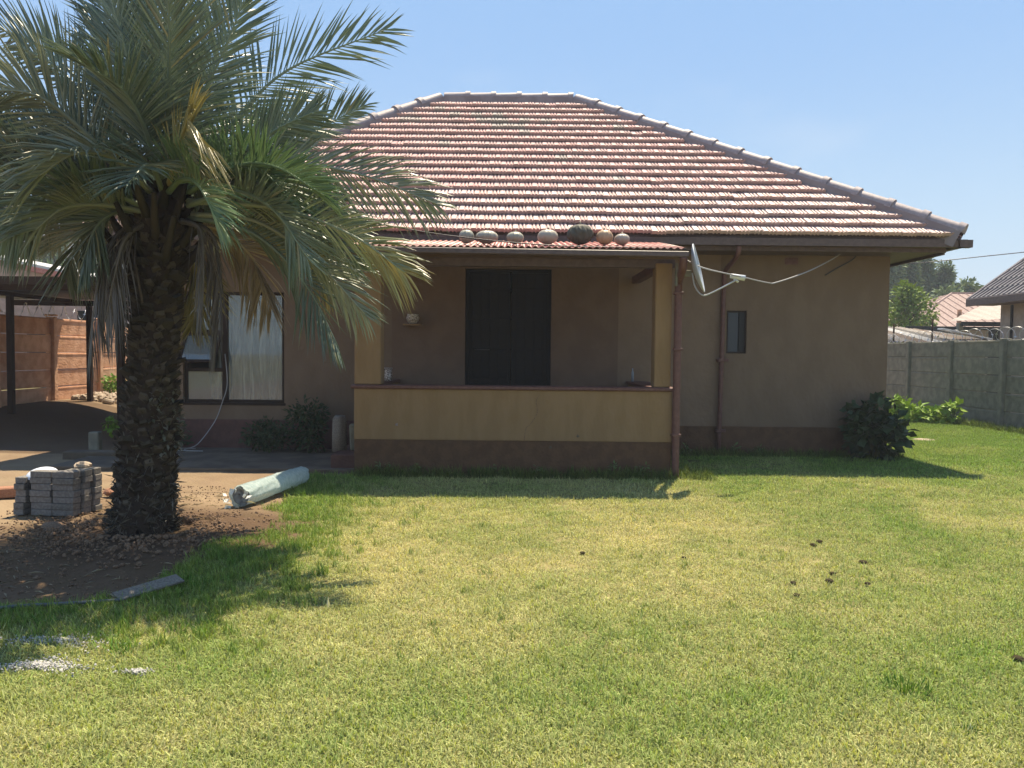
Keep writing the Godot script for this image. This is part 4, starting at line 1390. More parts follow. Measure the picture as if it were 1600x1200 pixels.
	for k in 20:
		var t := (k + 0.5) / 20.0
		var p0 := a.lerp(d, t)
		var mx := 1.0 - absf(t - 0.44) / (0.44 if t < 0.44 else 0.56)
		tube(s, [p0 + Vector3(0, 0.02, 0), p0 + Vector3(5.0 * mx, 2.0 * mx + 0.02, 0)], [0.022], 4)
	tube(s, [a, r1], [0.06], 6)
	tube(s, [b, r2], [0.06], 6)
	tube(s, [r1, r2], [0.07], 6)
	build("seam", s, sheet2, nr)
	s = mb(false)
	tube(s, [Vector3(21.4, 2.9, -36.9), Vector3(21.4, 3.75, -36.9)], [0.1], 8)
	build("chimney", s, M.redbrick, n)
	# lean-to shed
	n = thing("shed", "open dark shed with pale sloping sheet roof behind the grey wall", "shed")
	bx("post", Vector3(14.4, 0, -25.0), Vector3(14.55, 2.58, -24.85), M.wallgrey, n)
	bx("post", Vector3(15.85, 0, -25.0), Vector3(16.0, 2.72, -24.85), M.wallgrey, n)
	bx("back_wall", Vector3(14.6, 0, -28.6), Vector3(19.0, 2.6, -28.4), M.blackish, n)
	bx("low_wall", Vector3(14.56, 0, -25.02), Vector3(15.4, 2.35, -24.9), greywall, n)
	s = mb()
	var sa := Vector3(14.3, 2.63, -24.5)
	var sb := Vector3(19.0, 2.80, -24.5)
	var sc := Vector3(19.0, 4.1, -29.0)
	var sd := Vector3(15.0, 2.70, -26.4)
	for k in 22:
		var p0 := sa.lerp(sb, k / 22.0)
		var p1 := sa.lerp(sb, (k + 1) / 22.0)
		var p2 := sd.lerp(sc, (k + 1) / 22.0)
		var p3 := sd.lerp(sc, k / 22.0)
		var hump := Vector3(0, 0.03 * (k % 2), 0)
		var hump2 := Vector3(0, 0.03 * ((k + 1) % 2), 0)
		quad(s, p0 + hump, p1 + hump2, p2 + hump2, p3 + hump, Vector3.UP)
	build("roof_sheet", s, surf([0.25, 0.205, 0.17], [0.38, 0.325, 0.275], 1.0, 0.7, 0.02, 65), n)
	bx("fascia", Vector3(14.3, 2.46, -24.56), Vector3(19.0, 2.60, -24.51), M.dark, n)
	n = thing("lean_to", "low patched sheet metal roof just above the grey wall", "shed")
	bx("wall", Vector3(10.9, 0, -27.0), Vector3(13.6, 1.78, -22.1), M.wallgrey2, n)
	var rust := surf([0.17, 0.135, 0.105], [0.33, 0.30, 0.265], 1.6, 0.7, 0.02, 66)
	var old := [rust, surf([0.07, 0.06, 0.052], [0.15, 0.135, 0.12], 1.2, 0.8, 0.02, 67), surf([0.26, 0.255, 0.25], [0.42, 0.415, 0.40], 1.2, 0.6, 0.02, 68), surf([0.12, 0.08, 0.055], [0.22, 0.16, 0.115], 1.2, 0.8, 0.02, 69)]
	for k in 8:
		s = mb(false)
		var x0 := 10.45 + k * 0.46
		corrugated(s, x0, x0 + 0.5, -21.8 + rng.randf_range(-0.25, 0.1), 1.87 + 0.016 * (k % 2), -26.3, lerpf(2.70, 2.32, k / 7.0) + 0.016 * (k % 2) + rng.randf_range(0.0, 0.06), 0.12, 0.02)
		build("roof_sheet", s, old[[1, 0, 3, 2, 1, 0, 3, 1][k]], n)
	s = mb()
	box(s, Vector3(12.2, 2.12, -22.8), Vector3(13.7, 2.16, -22.5), 0.005, Transform3D(Basis(Vector3.BACK, -0.20), Vector3(0.2, 2.62, 0)))
	build("loose_board", s, M.whitepaint, n)
	for k in [[10.9, 2.4], [12.0, 2.55]]:
		s = mb(false)
		tube(s, [Vector3(k[0], 1.8, -22.0), Vector3(k[0], k[1], -22.0)], [0.025], 5)
		build("pipe", s, M.post, n)
	# the power line
	s = mb(false)
	tube(s, smooth_line([Vector3(5.0, 4.1, -17.0), Vector3(14.8, 5.1, -30.0), Vector3(20.0, 5.62, -30.5), Vector3(40.0, 8.0, -32.0)], 6), [0.018], 5)
	o = build("power_line", s, M.cable)
	tag(o, "thin power line crossing the sky above the grey wall", "cable")

func tree(called: String, label: String, at: Vector3, h: float, w: float, clumps: int, per: int, size: float, c1: Color, c2: Color, spire: bool, group := "") -> void:
	var t := thing(called, label, "tree", at, 0.0, group)
	var s := mb(false)
	s.set_color(Color(0.12, 0.09, 0.06))
	tube(s, smooth_line([Vector3(0, -0.2, 0), Vector3(w * 0.05, h * 0.4, 0), Vector3(0, h * 0.95, 0)], 5), [w * 0.06, w * 0.06, w * 0.055, w * 0.05, w * 0.045, w * 0.04, w * 0.035, w * 0.03, w * 0.02, w * 0.015, 0.01], 7)
	for i in 14:
		var y := h * rng.randf_range(0.2, 0.85)
		var d := rand_dir()
		d.y = absf(d.y) * 0.4 + 0.2
		var reach := w * 0.45 * ((1.0 - y / h) + 0.2 if spire else 1.0)
		tube(s, [Vector3(0, y, 0), Vector3(0, y, 0) + d.normalized() * reach], [w * 0.025, 0.01], 5)
	build("trunk", s, M.bark, t)
	s = mb()
	for i in clumps:
		var y := rng.randf()
		var rr := w * 0.5
		if spire:
			rr *= pow(1.0 - y, 1.15) * 0.98 + 0.03
		else:
			rr *= sin(PI * clampf(y * 0.85 + 0.12, 0, 1))
		var a := rng.randf() * TAU
		var k := sqrt(rng.randf())
		var c := Vector3(cos(a) * rr * k, h * (0.14 + 0.86 * y), sin(a) * rr * k)
		foliage(s, c, Vector3.ONE * w * 0.11, 1, per, size, 0.55 if not spire else 0.4, c1, c2, 1.0)
	build("crown", s, M.treeleaf, t)

func trees() -> void:
	rng.seed = 41
	var c1 := Color(0.115, 0.165, 0.075)
	var c2 := Color(0.21, 0.275, 0.125)
	tree("conifer", "dark conifer half hidden by the house corner", Vector3(26.4, 0, -54), 9.6, 3.2, 340, 26, 0.34, c1, c2, true)
	tree("conifer", "slender pointed conifer next to the half hidden one", Vector3(28.2, 0, -55), 8.5, 3.2, 330, 26, 0.34, c1, c2, true)
	tree("conifer", "taller twin conifer left of the two spires over the pink roof", Vector3(30.0, 0, -56), 8.5, 2.6, 300, 26, 0.34, c1, c2, true)
	tree("conifer", "broader conifer right of the twin spires", Vector3(31.3, 0, -56), 8.0, 3.2, 330, 26, 0.34, c1, c2, true)
	tree("broadleaf_tree", "rounded grey green tree sloping down to the pink roof", Vector3(33.5, 0, -57), 6.6, 4.6, 320, 24, 0.34, c1, c2, false)
	tree("broadleaf_tree", "dark leafy bush tree behind the light green sapling", Vector3(28.8, 0, -51), 5.4, 5.4, 320, 24, 0.34, c1, c2, false)
	tree("sapling", "light yellow green young tree between the house and pink roof", Vector3(16.1, 0, -31.5), 4.35, 2.3, 300, 20, 0.17, Color(0.14, 0.21, 0.03), Color(0.26, 0.34, 0.06), false)
	tree("broadleaf_tree", "bright green tree on the left, in front of the hill", Vector3(-34.6, 0, -58), 9.4, 5.0, 190, 20, 0.42, Color(0.07, 0.13, 0.03), Color(0.14, 0.21, 0.05), false)
	tree("broadleaf_tree", "darker green tree beside the palm crown, in front of the hill", Vector3(-31.0, 0, -58), 9.6, 5.0, 190, 20, 0.42, Color(0.055, 0.10, 0.03), Color(0.11, 0.17, 0.05), false)
	# the hill
	var s := mb(false)
	var nx := 60
	var nz := 24
	for j in nz + 1:
		for i in nx + 1:
			var x := lerpf(-420.0, -30.0, float(i) / nx)
			var z := lerpf(-150.0, -420.0, float(j) / nz)
			s.set_color(Color(0.10, 0.115, 0.055))
			s.add_vertex(Vector3(x, hill_y(x, z), z))
	for j in nz:
		for i in nx:
			var a := j * (nx + 1) + i
			for k in [a, a + nx + 1, a + 1, a + 1, a + nx + 1, a + nx + 2]:
				s.add_index(k)
	var o := build("hill", s, M.ground)
	o.set_meta("kind", "structure")
	var bush := mb()
	foliage(bush, Vector3(0, 1.6, 0), Vector3(2.0, 1.7, 2.0), 26, 14, 0.75, 0.6, Color(0.75, 0.75, 0.75), Color(1.15, 1.15, 1.1), 0.3)
	bush.generate_normals()
	var mm := MultiMesh.new()
	mm.transform_format = MultiMesh.TRANSFORM_3D
	mm.use_colors = true
	mm.mesh = bush.commit()
	mm.instance_count = 2600
	for i in 2600:
		var x := rng.randf_range(-330.0, -60.0)
		var z := rng.randf_range(-300.0, -152.0)
		mm.set_instance_transform(i, Transform3D(Basis(Vector3.UP, rng.randf() * TAU).scaled(Vector3.ONE * rng.randf_range(0.8, 1.9)), Vector3(x, hill_y(x, z) - 0.3, z)))
		mm.set_instance_color(i, Color(0.07, 0.105, 0.045).lerp(Color(0.13, 0.15, 0.075), rng.randf()))
	var w := MultiMeshInstance3D.new()
	w.multimesh = mm
	w.material_override = M.treeleaf
	w.name = numbered("woodland")
	add_child(w)
	w.set_meta("kind", "stuff")
	tag(w, "hazy green woodland covering the distant hill on the left", "woodland")

func hill_y(x: float, z: float) -> float:
	var up := smoothstep(-150.0, -245.0, z) * 36.0 + smoothstep(-245.0, -420.0, z) * -10.0
	return up * smoothstep(-30.0, -110.0, x) + broad.get_noise_2d(x * 3.0, z * 3.0) * 3.0 - 1.0

# ---------------------------------------------------------------- small things
func pumpkin(label: String, x: float, z: float, r: float, flat: float, c: Color, warty: bool) -> void:
	var y := 2.655 + (-8.66 - z) * 0.18
	var t := thing("pumpkin", label, "pumpkin", Vector3(x, y, z), rng.randf() * 3.0, "pumpkins lined up on the veranda roof")
	var s := mb(false)
	var prof := []
	for i in 15:
		var a := PI * i / 14.0
		prof.append([maxf(sin(a), 0.0) * r + (0.0 if i > 0 and i < 14 else 0.001), r * flat * (1.0 - cos(a)) - r * flat * 0.16 * exp(-pow((PI - a) * 2.4, 2.0))])
	var sd := rng.randf() * 50.0
	var wob := func(a: float, yy: float) -> float:
		var w := 1.0 + 0.055 * cos(a * 10.0)
		if warty:
			w += lumpy.get_noise_3d(cos(a) * 160.0 + sd, yy * 900.0, sin(a) * 160.0) * 0.22
		else:
			w += lumpy.get_noise_3d(cos(a) * 40.0 + sd, yy * 100.0, sin(a) * 40.0) * 0.06
		return w
	s.set_color(c)
	lathe(s, prof, 40 if not warty else 64, wob)
	build("fruit", s, M.pumpkin if not warty else M.pumpkin_wart, t)
	s = mb(false)
	s.set_color(Color(0.25, 0.20, 0.12))
	tube(s, smooth_line([Vector3(0, r * flat * 1.8, 0), Vector3(0.004, r * flat * 2.05, 0), Vector3(0.016, r * flat * 2.2, 0.004)], 3), [0.016, 0.010], 6)
	build("stalk", s, M.pumpkin, t)

func rock(s: SurfaceTool, at: Vector3, r: Vector3, sd: float) -> void:
	var prof := []
	for i in 8:
		var a := PI * i / 7.0
		prof.append([sin(a) + 0.001, -cos(a)])
	var wob := func(a: float, y: float) -> float:
		return 1.0 + lumpy.get_noise_3d(cos(a) * 70.0 + sd * 31.0, y * 70.0, sin(a) * 70.0) * 0.5
	lathe(s, prof, 12, wob, Transform3D(Basis(Vector3.UP, sd) * Basis.from_scale(r), at))

func single_rock(called: String, label: String, cat: String, at: Vector3, r: Vector3, m: Material, group := "", flat := true) -> void:
	var s := mb(flat)
	rock(s, Vector3.ZERO, r, at.x * 3.7 + at.z)
	var o := build(called, s, m, null, Transform3D(Basis(), at))
	tag(o, label, cat, group)

func shrub(called: String, label: String, at: Vector3, r: Vector3, clumps: int, per: int, size: float, wide: float, c1: Color, c2: Color, stems := 5) -> void:
	var t := thing(called, label, "plant", at)
	var s := mb(false)
	s.set_color(Color(0.09, 0.10, 0.04))
	for i in stems:
		var d := rand_dir()
		d.y = 0
		tube(s, smooth_line([Vector3.ZERO - Vector3.UP * 0.03, Vector3(d.x * r.x * 0.25, r.y * 0.7, d.z * r.z * 0.25), Vector3(d.x * r.x * 0.7, r.y * 1.4, d.z * r.z * 0.7)], 4), [0.012, 0.005], 5)
	build("stem", s, M.bark, t)
	s = mb()
	foliage(s, Vector3(0, r.y, 0), r, clumps, per, size, wide, c1, c2, 0.28)
	build("foliage", s, M.leaf, t)

func small_things() -> void:
	rng.seed = 51
	M.pumpkin = vcol(0.45, M.fine, 0.3, 0.5)
	M.pumpkin_wart = vcol(0.7, M.coarse, 0.25, 0.4)
	var grey := Color(0.36, 0.345, 0.26)
	pumpkin("small greyish pumpkin at the left end of the row on the veranda roof", -0.555, -9.15, 0.088, 0.95, grey, false)
	pumpkin("wide pale pumpkin, second from the left on the veranda roof", -0.315, -9.15, 0.128, 0.62, Color(0.38, 0.355, 0.28), false)
	pumpkin("pale grey pumpkin, third from the left on the veranda roof", 0.02, -9.15, 0.10, 0.74, grey, false)
	pumpkin("pale squarish pumpkin just left of the big dark warty one", 0.405, -9.15, 0.118, 0.76, Color(0.42, 0.37, 0.29), false)
	pumpkin("largest pumpkin, dark grey green with a warty skin, on the veranda roof", 0.79, -9.15, 0.145, 0.85, Color(0.11, 0.105, 0.075), true)
	pumpkin("orange tinged pumpkin right of the big dark warty one", 1.08, -9.15, 0.096, 0.95, Color(0.50, 0.33, 0.19), false)
	pumpkin("small pale pumpkin at the right end of the row on the veranda roof", 1.285, -9.15, 0.088, 0.78, Color(0.42, 0.36, 0.28), false)
	# satellite dish
	var dish := thing("satellite_dish", "white satellite dish on an arm beside the right veranda pillar", "satellite dish", Vector3(2.10, 2.44, -8.85))
	var nrm := Vector3(0.93, 0.24, 0.30).normalized()
	var sx := Vector3.UP.cross(nrm).normalized()
	var fr := Transform3D(Basis(sx, nrm, sx.cross(nrm)), Vector3.ZERO)
	var s := mb(false)
	var prof := []
	for i in 9:
		var r := 0.275 * i / 8.0 + 0.001
		prof.append([r, r * r * 0.75 - 0.03])
	prof.append([0.285, 0.034])
	prof.append([0.285, 0.022])
	for i in range(8, -1, -1):
		var r := 0.275 * i / 8.0 + 0.001
		prof.append([r, r * r * 0.75 - 0.040])
	lathe(s, prof, 40, even, fr)
	build("reflector", s, plain([0.50, 0.53, 0.56], 0.5), dish)
	s = mb(false)
	lathe(s, [[0.001, 0.0], [0.03, 0.0], [0.034, -0.003]], 14, even, fr * Transform3D(Basis(), Vector3(0.12, 0.012, 0.02)))
	build("badge", s, plain([0.05, 0.12, 0.35], 0.5), dish)
	s = mb(false)
	tube(s, smooth_line([Vector3(-0.05, -0.05, 0.02), Vector3(-0.02, -0.2, 0.03), Vector3(0.05, -0.30, 0.06), Vector3(0.14, -0.29, 0.08), Vector3(0.42, -0.14, 0.13)], 5), [0.010], 7)
	build("arm", s, M.steel, dish)
	s = mb(false)
	tube(s, [Vector3(0.36, -0.09, 0.12), Vector3(0.52, -0.115, 0.12)], [0.026, 0.034], 12)
	tube(s, [Vector3(0.40, -0.125, 0.12), Vector3(0.45, -0.16, 0.12)], [0.014], 8)
	build("receiver", s, M.whitepaint, dish)
	s = mb()
	box(s, Vector3(-0.24, -0.09, -0.03), Vector3(-0.06, -0.02, 0.03), 0.006)
	box(s, Vector3(-0.24, -0.2, -0.02), Vector3(-0.215, 0.06, 0.02), 0.004)
	build("bracket", s, M.wallgrey, dish)
	# cables
	s = mb(false)
	tube(s, smooth_line([Vector3(1.95, 2.57, -8.9), Vector3(2.15, 2.44, -8.75), Vector3(2.6, 2.335, -8.72), Vector3(3.1, 2.34, -9.4), Vector3(3.3, 2.37, -9.65), Vector3(3.91, 2.57, -10.3), Vector3(4.4, 2.78, -10.75), Vector3(4.68, 2.93, -10.98)], 5), [0.0085], 6)
	tag(build("aerial_cable", s, M.palecable), "slack cable sagging from the veranda corner past the dish to the eaves", "cable")
	s = mb(false)
	tube(s, smooth_line([Vector3(4.50, 2.62, -11.13), Vector3(4.7, 2.74, -11.13), Vector3(4.88, 2.84, -11.13), Vector3(4.95, 2.93, -11.13), Vector3(4.95, 3.0, -11.13)], 5), [0.010], 6)
	tag(build("aerial_cable", s, M.cable), "short dark cable stub bending out from under the right eave", "cable")
	s = mb(false)
	tube(s, smooth_line([Vector3(-3.4, 3.3, -9.2), Vector3(-1.35, 2.90, -9.0), Vector3(-0.4, 2.76, -8.9), Vector3(0.5, 2.68, -8.8), Vector3(1.4, 2.655, -8.72), Vector3(1.95, 2.64, -8.70)], 6), [0.0075], 6)
	tag(build("aerial_cable", s, M.cable), "dark cable running in front of the row of pumpkins", "cable")
	# veranda ornaments
	var orn := thing("wall_planter", "small mottled pot standing on a little bracket shelf on the veranda wall", "planter", Vector3(-1.43, 1.86, -11.02))
	bx("shelf", Vector3(-0.13, -0.03, -0.13), Vector3(0.13, -0.005, 0.1), M.plaster_tan, orn)
	s = mb(false)
	s.set_color(Color(0.45, 0.40, 0.34))
	lathe(s, [[0.001, -0.004], [0.05, -0.004], [0.085, 0.04], [0.095, 0.08], [0.08, 0.125], [0.085, 0.135], [0.07, 0.13], [0.001, 0.10]], 18, even)
	build("pot", s, surf([0.12, 0.09, 0.07], [0.62, 0.56, 0.50], 0.22, 0.5, 0.02, 71, null, 1.0, 0.42, 0.58), orn)
	var jug := thing("jug", "brown and white jug with a handle on the left veranda coping", "jug", Vector3(-1.66, 1.066, -10.3))
	s = mb(false)
	lathe(s, [[0.001, 0.002], [0.05, 0.002], [0.056, 0.03], [0.05, 0.10], [0.047, 0.15], [0.055, 0.175], [0.050, 0.172], [0.042, 0.12]], 16, even)
	build("body", s, surf([0.10, 0.05, 0.03], [0.55, 0.50, 0.45], 0.2, 0.35, 0.012, 72, null, 1.0, 0.45, 0.55), jug)
	s = mb(false)
	tube(s, smooth_line([Vector3(-0.05, 0.15, 0), Vector3(-0.09, 0.14, 0), Vector3(-0.09, 0.08, 0), Vector3(-0.052, 0.05, 0)], 4), [0.008], 6)
	build("handle", s, M.dark, jug)
	s = mb(false)
	lathe(s, [[0.001, 0.001], [0.018, 0.001], [0.018, 0.13], [0.008, 0.16], [0.008, 0.19], [0.001, 0.19]], 10, even)
	tag(build("bottle", s, plain([0.3, 0.33, 0.36], 0.2), null, Transform3D(Basis(), Vector3(1.71, 1.065, -10.9))), "small grey bottle at the far end of the right veranda coping", "bottle")
	# stump by the steps
	var st := thing("log", "upright weathered log beside the veranda step", "log", Vector3(-2.19, 0.2, -9.75))
	s = mb(false)
	lathe(s, [[0.001, -0.02], [0.085, -0.02], [0.08, 0.2], [0.085, 0.40], [0.06, 0.44], [0.001, 0.43]], 16, func(a: float, y: float) -> float: return 1.0 + 0.10 * sin(a * 5.0 + y * 4.0) + lumpy.get_noise_2d(a * 60.0, y * 200.0) * 0.2)
	build("trunk_piece", s, M.wood, st)
	s = mb()
	box(s, Vector3(-0.07, 0, -0.04), Vector3(0.07, 0.34, 0.04), 0.02, Transform3D(Basis(Vector3.BACK, 0.05), Vector3.ZERO))
	tag(build("slab", s, M.wallgrey2, null, Transform3D(Basis(), Vector3(-1.97, 0.2, -9.7))), "short grey stone slab between the log and the veranda", "slab")
	# brick stack
	var courses := ["lowest", "second", "third", "fourth", "fifth", "sixth", "top"]
	var proto := mb()
	box(proto, Vector3(-0.099, 0.0, -0.049), Vector3(0.099, 0.053, 0.049), 0.004)
	proto.generate_normals()
	var bm := proto.commit()
	var lean := Basis(Vector3.UP, -0.12)
	for k in 7:
		var y := 0.0 + k * 0.0555
		var spots := [["front left corner", -0.21, 0.0, PI / 2], ["front middle", -0.035, 0.03, 0.0], ["front right", 0.175, 0.035, 0.0], ["middle of the right side", 0.20, -0.075, 0.0], ["rear right corner", 0.215, -0.185, 0.0], ["rear middle", 0.0, -0.17, 0.0], ["rear left", -0.20, -0.19, 0.0]]
		for q in spots:
			if k == 6 and (q[0] == "front left corner" or q[0] == "rear left" or q[0] == "rear middle"):
				continue
			var off := Vector3(rng.randf_range(-0.009, 0.009), y, rng.randf_range(-0.009, 0.009))
			if q[0] == "front left corner":
				off.x -= 0.02 - k * 0.004
			var pos: Vector3 = Vector3(-4.04, 0.0, -6.70) + lean * (Vector3(q[1], 0, q[2]) + off)
			var o := put("brick", bm, M.brickgrey if rng.randf() < 0.5 else M.brickgrey2, null, Transform3D(lean * Basis(Vector3.UP, q[3] + rng.randf_range(-0.05, 0.05)), pos))
			tag(o, "grey cement brick at the %s of the stack, %s course" % [q[0], courses[k]], "brick", "grey cement bricks stacked by the palm")
	s = mb(false)
	var lp := []
	for i in 8:
		var a := PI * 0.5 * i / 7.0
		lp.append([cos(a) * 0.125 + 0.001, sin(a) * 0.055])
	lathe(s, lp, 28, even)
	tag(build("lid", s, plain([0.66, 0.70, 0.78], 0.35), null, Transform3D(Basis(Vector3.RIGHT, 0.25), Vector3(-4.15, 0.335, -6.76))), "round white plastic lid lying on the brick stack", "lid")
	single_rock("stone", "tan stone on the right rear corner of the brick stack", "stone", Vector3(-3.86, 0.405, -6.88), Vector3(0.075, 0.035, 0.05), M.stone)
	single_rock("broken_brick", "orange broken brick on the soil right behind the brick stack", "brick", Vector3(-3.92, 0.04, -7.55), Vector3(0.10, 0.045, 0.07), M.redbrick)
	single_rock("stone", "small ochre stone resting behind the orange broken brick", "stone", Vector3(-3.97, 0.06, -7.75), Vector3(0.075, 0.06, 0.06), M.stone)
	single_rock("stone", "brown stone behind the middle of the brick stack", "stone", Vector3(-4.25, 0.06, -7.3), Vector3(0.10, 0.07, 0.08), M.soilclod)
	s = mb()
	box(s, Vector3(-0.13, 0, -0.07), Vector3(0.13, 0.10, 0.07), 0.012, Transform3D(Basis(Vector3.UP, 0.5), Vector3.ZERO))
	tag(build("broken_brick", s, M.redbrick, null, Transform3D(Basis(), Vector3(-4.88, 0, -7.45))), "large orange brick lying alone at the left edge", "brick")
	single_rock("stone", "pale stone just behind the lone orange brick", "stone", Vector3(-4.85, 0.05, -7.95), Vector3(0.11, 0.07, 0.08), M.stone)
	single_rock("stone", "earthy boulder in front of the brick stack", "stone", Vector3(-3.66, 0.01, -6.1), Vector3(0.16, 0.05, 0.10), M.soilclod)
	single_rock("stone", "flat clod of earth in front of the stack's right corner", "stone", Vector3(-3.42, 0.0, -6.28), Vector3(0.11, 0.04, 0.08), M.soilclod)
	single_rock("stone", "flat pale stone sunk in the lawn near the right wall", "stone", Vector3(7.2, 0.0, -13.4), Vector3(0.24, 0.03, 0.17), M.stone)
	# loose clods at the foot of the palm
	s = mb()
	for i in 2200:
		var a := rng.randf() * TAU
		var d := 0.3 + absf(rng.randfn(0.0, 0.42))
		var p := PALM + Vector3(cos(a) * d * 1.25, 0, sin(a) * d)
		if lawn_depth(p.x, p.z) > 0.05:
			continue
		var r := rng.randf_range(0.004, 0.011) if rng.randf() < 0.93 else rng.randf_range(0.011, 0.022)
		box(s, Vector3(-r, -r * 0.6, -r), Vector3(r, r * 0.6, r), r * 0.5, Transform3D(Basis(rand_dir(), rng.randf() * 3.0), Vector3(p.x, rise(p.x, p.z) + (0.07 * clampf(1.2 - d, 0, 1)) - 0.005, p.z)))
	for i in 2600:
		var p := Vector3(rng.randf_range(-4.6, -1.9), 0, rng.randf_range(-8.2, -4.4))
		if lawn_depth(p.x, p.z) > 0.0:
			continue
		var r := rng.randf_range(0.003, 0.009)
		box(s, Vector3(-r, -r * 0.6, -r), Vector3(r, r * 0.6, r), r * 0.5, Transform3D(Basis(rand_dir(), rng.randf() * 3.0), Vector3(p.x, rise(p.x, p.z) - 0.008, p.z)))
	var o := build("soil_clods", s, M.soilclod)
	o.set_meta("kind", "stuff")
	tag(o, "loose dark clods of earth heaped round the palm's foot", "soil")
	# dry leaf litter on the soil
	s = mb()
	for i in 700:
		var p := Vector3(rng.randf_range(-4.2, -1.9), 0, rng.randf_range(-8.0, -4.3))
		if lawn_depth(p.x, p.z) > 0.1:
			continue
		p.y = rise(p.x, p.z) + 0.004
		var a := rng.randf() * TAU
		leaf(s, p, Vector3(cos(a), 0.12, sin(a)).normalized(), Vector3.UP, rng.randf_range(0.03, 0.12), 0.10, Color(0.16, 0.12, 0.07).lerp(Color(0.42, 0.34, 0.2), rng.randf()))
	o = build("leaf_litter", s, M.palmleaf)
	o.set_meta("kind", "stuff")
	tag(o, "dry palm leaflets and twigs strewn over the bare soil", "leaf litter")
	# plastic wrapped roll
	var roll := thing("plastic_roll", "long roll wrapped in whitish plastic film lying where soil meets lawn", "roll")
	var p0 := Vector3(-2.50, 0.105, -7.02)
	var p1 := Vector3(-2.28, 0.10, -8.42)
	var ax := (p1 - p0).normalized()
	var u := across(ax)
	var v := u.cross(ax).normalized()
	s = mb(false)
	var rings := []
	var nn := 46
	for i in nn + 1:
		var t := float(i) / nn
		var ring := []
		for k in 36:
			var a := TAU * k / 36.0
			var r := 0.098 + lumpy.get_noise_3d(cos(a) * 60.0 + t * 160.0, sin(a) * 60.0, t * 75.0) * 0.016 + lumpy.get_noise_3d(cos(a) * 260.0, sin(a) * 260.0 + 30.0, t * 90.0) * 0.008
			if t > 0.93:
				r *= sqrt(maxf(1.0 - pow((t - 0.93) / 0.07, 2.0), 0.02))
			if t < 0.06:
				r *= 1.0 + (0.06 - t) * 1.4 * sin(a * 5.0)
			ring.append(p0.lerp(p1, t) + (u * cos(a) + v * sin(a)) * r)
		rings.append(ring)
	for i in nn:
		for k in 36:
			var k2 := (k + 1) % 36
			quad(s, rings[i][k], rings[i][k2], rings[i + 1][k2], rings[i + 1][k], rings[i][k] - p0.lerp(p1, float(i) / nn))
	var film := surf([0.48, 0.60, 0.58], [0.66, 0.75, 0.73], 0.5, 0.22, 0.02, 73, M.coarse, 0.5)
	film.metallic_specular = 0.7
	film.backlight_enabled = true
	film.backlight = Color(0.9, 0.9, 0.9)
	build("wrapping", s, film, roll)
	s = mb(false)
	var face := []
	for i in 6:
		var ring := []
		for k in 24:
			var a := TAU * k / 24.0
			var r := 0.094 * i / 5.0
			ring.append(p0 + ax * (0.05 + 0.05 * lumpy.get_noise_2d(cos(a) * r * 2400.0, sin(a) * r * 2400.0) + 0.02 * (1.0 - i / 5.0)) + (u * cos(a) + v * sin(a)) * r)
		face.append(ring)
	for i in 5:
		for k in 24:
			var k2 := (k + 1) % 24
			quad(s, face[i][k], face[i][k2], face[i + 1][k2], face[i + 1][k], -ax)
	build("open_end", s, plain([0.22, 0.23, 0.23], 0.5), roll)
	s = mb()
	for i in 16:
		var a := rng.randf() * TAU
		var q := p0 + (u * cos(a) + v * sin(a)) * 0.10 * rng.randf_range(0.7, 1.05) + Vector3(rng.randf_range(-0.06, 0.01), -0.01, rng.randf_range(-0.02, 0.05))
		q.y = maxf(q.y, 0.02)
		leaf(s, q, rand_dir(), rand_dir(), rng.randf_range(0.05, 0.10), 0.8, Color(0.6, 0.64, 0.62).lerp(Color(0.75, 0.76, 0.74), rng.randf()))
	var cr := leafy(0.25, 0.5, 0.7)
	build("torn_film", s, cr, roll)
	# plank and edging strip
	s = mb()
	box(s, Vector3(-0.048, 0, -0.195), Vector3(0.048, 0.014, 0.195), 0.003)
	tag(build("plank", s, M.wood, null, Transform3D(Basis(Vector3.UP, -0.62) * Basis(Vector3.BACK, -0.25) * Basis(Vector3.RIGHT, 0.05), Vector3(-2.12, 0.05, -4.46))), "short weathered grey board lying at the lawn's edge", "plank")
	s = mb(false)
	tube(s, smooth_line([Vector3(-3.1, 0.02, -4.05), Vector3(-2.75, 0.03, -4.17), Vector3(-2.45, 0.036, -4.22), Vector3(-2.2, 0.035, -4.29)], 5), [0.010], 8)
	tag(build("pipe", s, plain([0.10, 0.11, 0.12], 0.6), null), "thin grey pipe edging the soil beside the board", "pipe")
	s = mb()
	leaf(s, Vector3(-1.015, 0.0, -4.24), Vector3(0.03, 1, 0.12).normalized(), Vector3(0.3, 0.1, 1).normalized(), 0.085, 0.2, Color(0.72, 0.66, 0.52))
	tag(build("dry_leaf", s, M.grass), "single pale dry leaf standing up in the grass", "leaf")
	# ash
	for k in [["larger patch of white ash at the lower left edge", -2.13, -3.43, 0.23, 0.075, 1500], ["grey white ash patch lying half in the palm's shade", -2.22, -3.73, 0.30, 0.09, 1300], ["small streak of grey ash alone on the lawn", -1.655, -3.37, 0.075, 0.025, 330]]:
		s = mb()
		for i in k[5]:
			var a := rng.randf() * TAU
			var d := absf(rng.randfn(0.0, 0.48)) * (1.0 + 0.45 * sin(a * 3.0 + k[1] * 9.0) + 0.3 * sin(a * 7.0))
			var r := rng.randf_range(0.0015, 0.006) if rng.randf() < 0.96 else 0.008
			box(s, Vector3(-r, -r * 0.5, -r), Vector3(r, r * 0.5, r), r * 0.5, Transform3D(Basis(rand_dir(), rng.randf() * 3.0), Vector3(k[1] + cos(a) * d * k[3], rng.randf_range(0.006, 0.024), k[2] + sin(a) * d * k[4])))
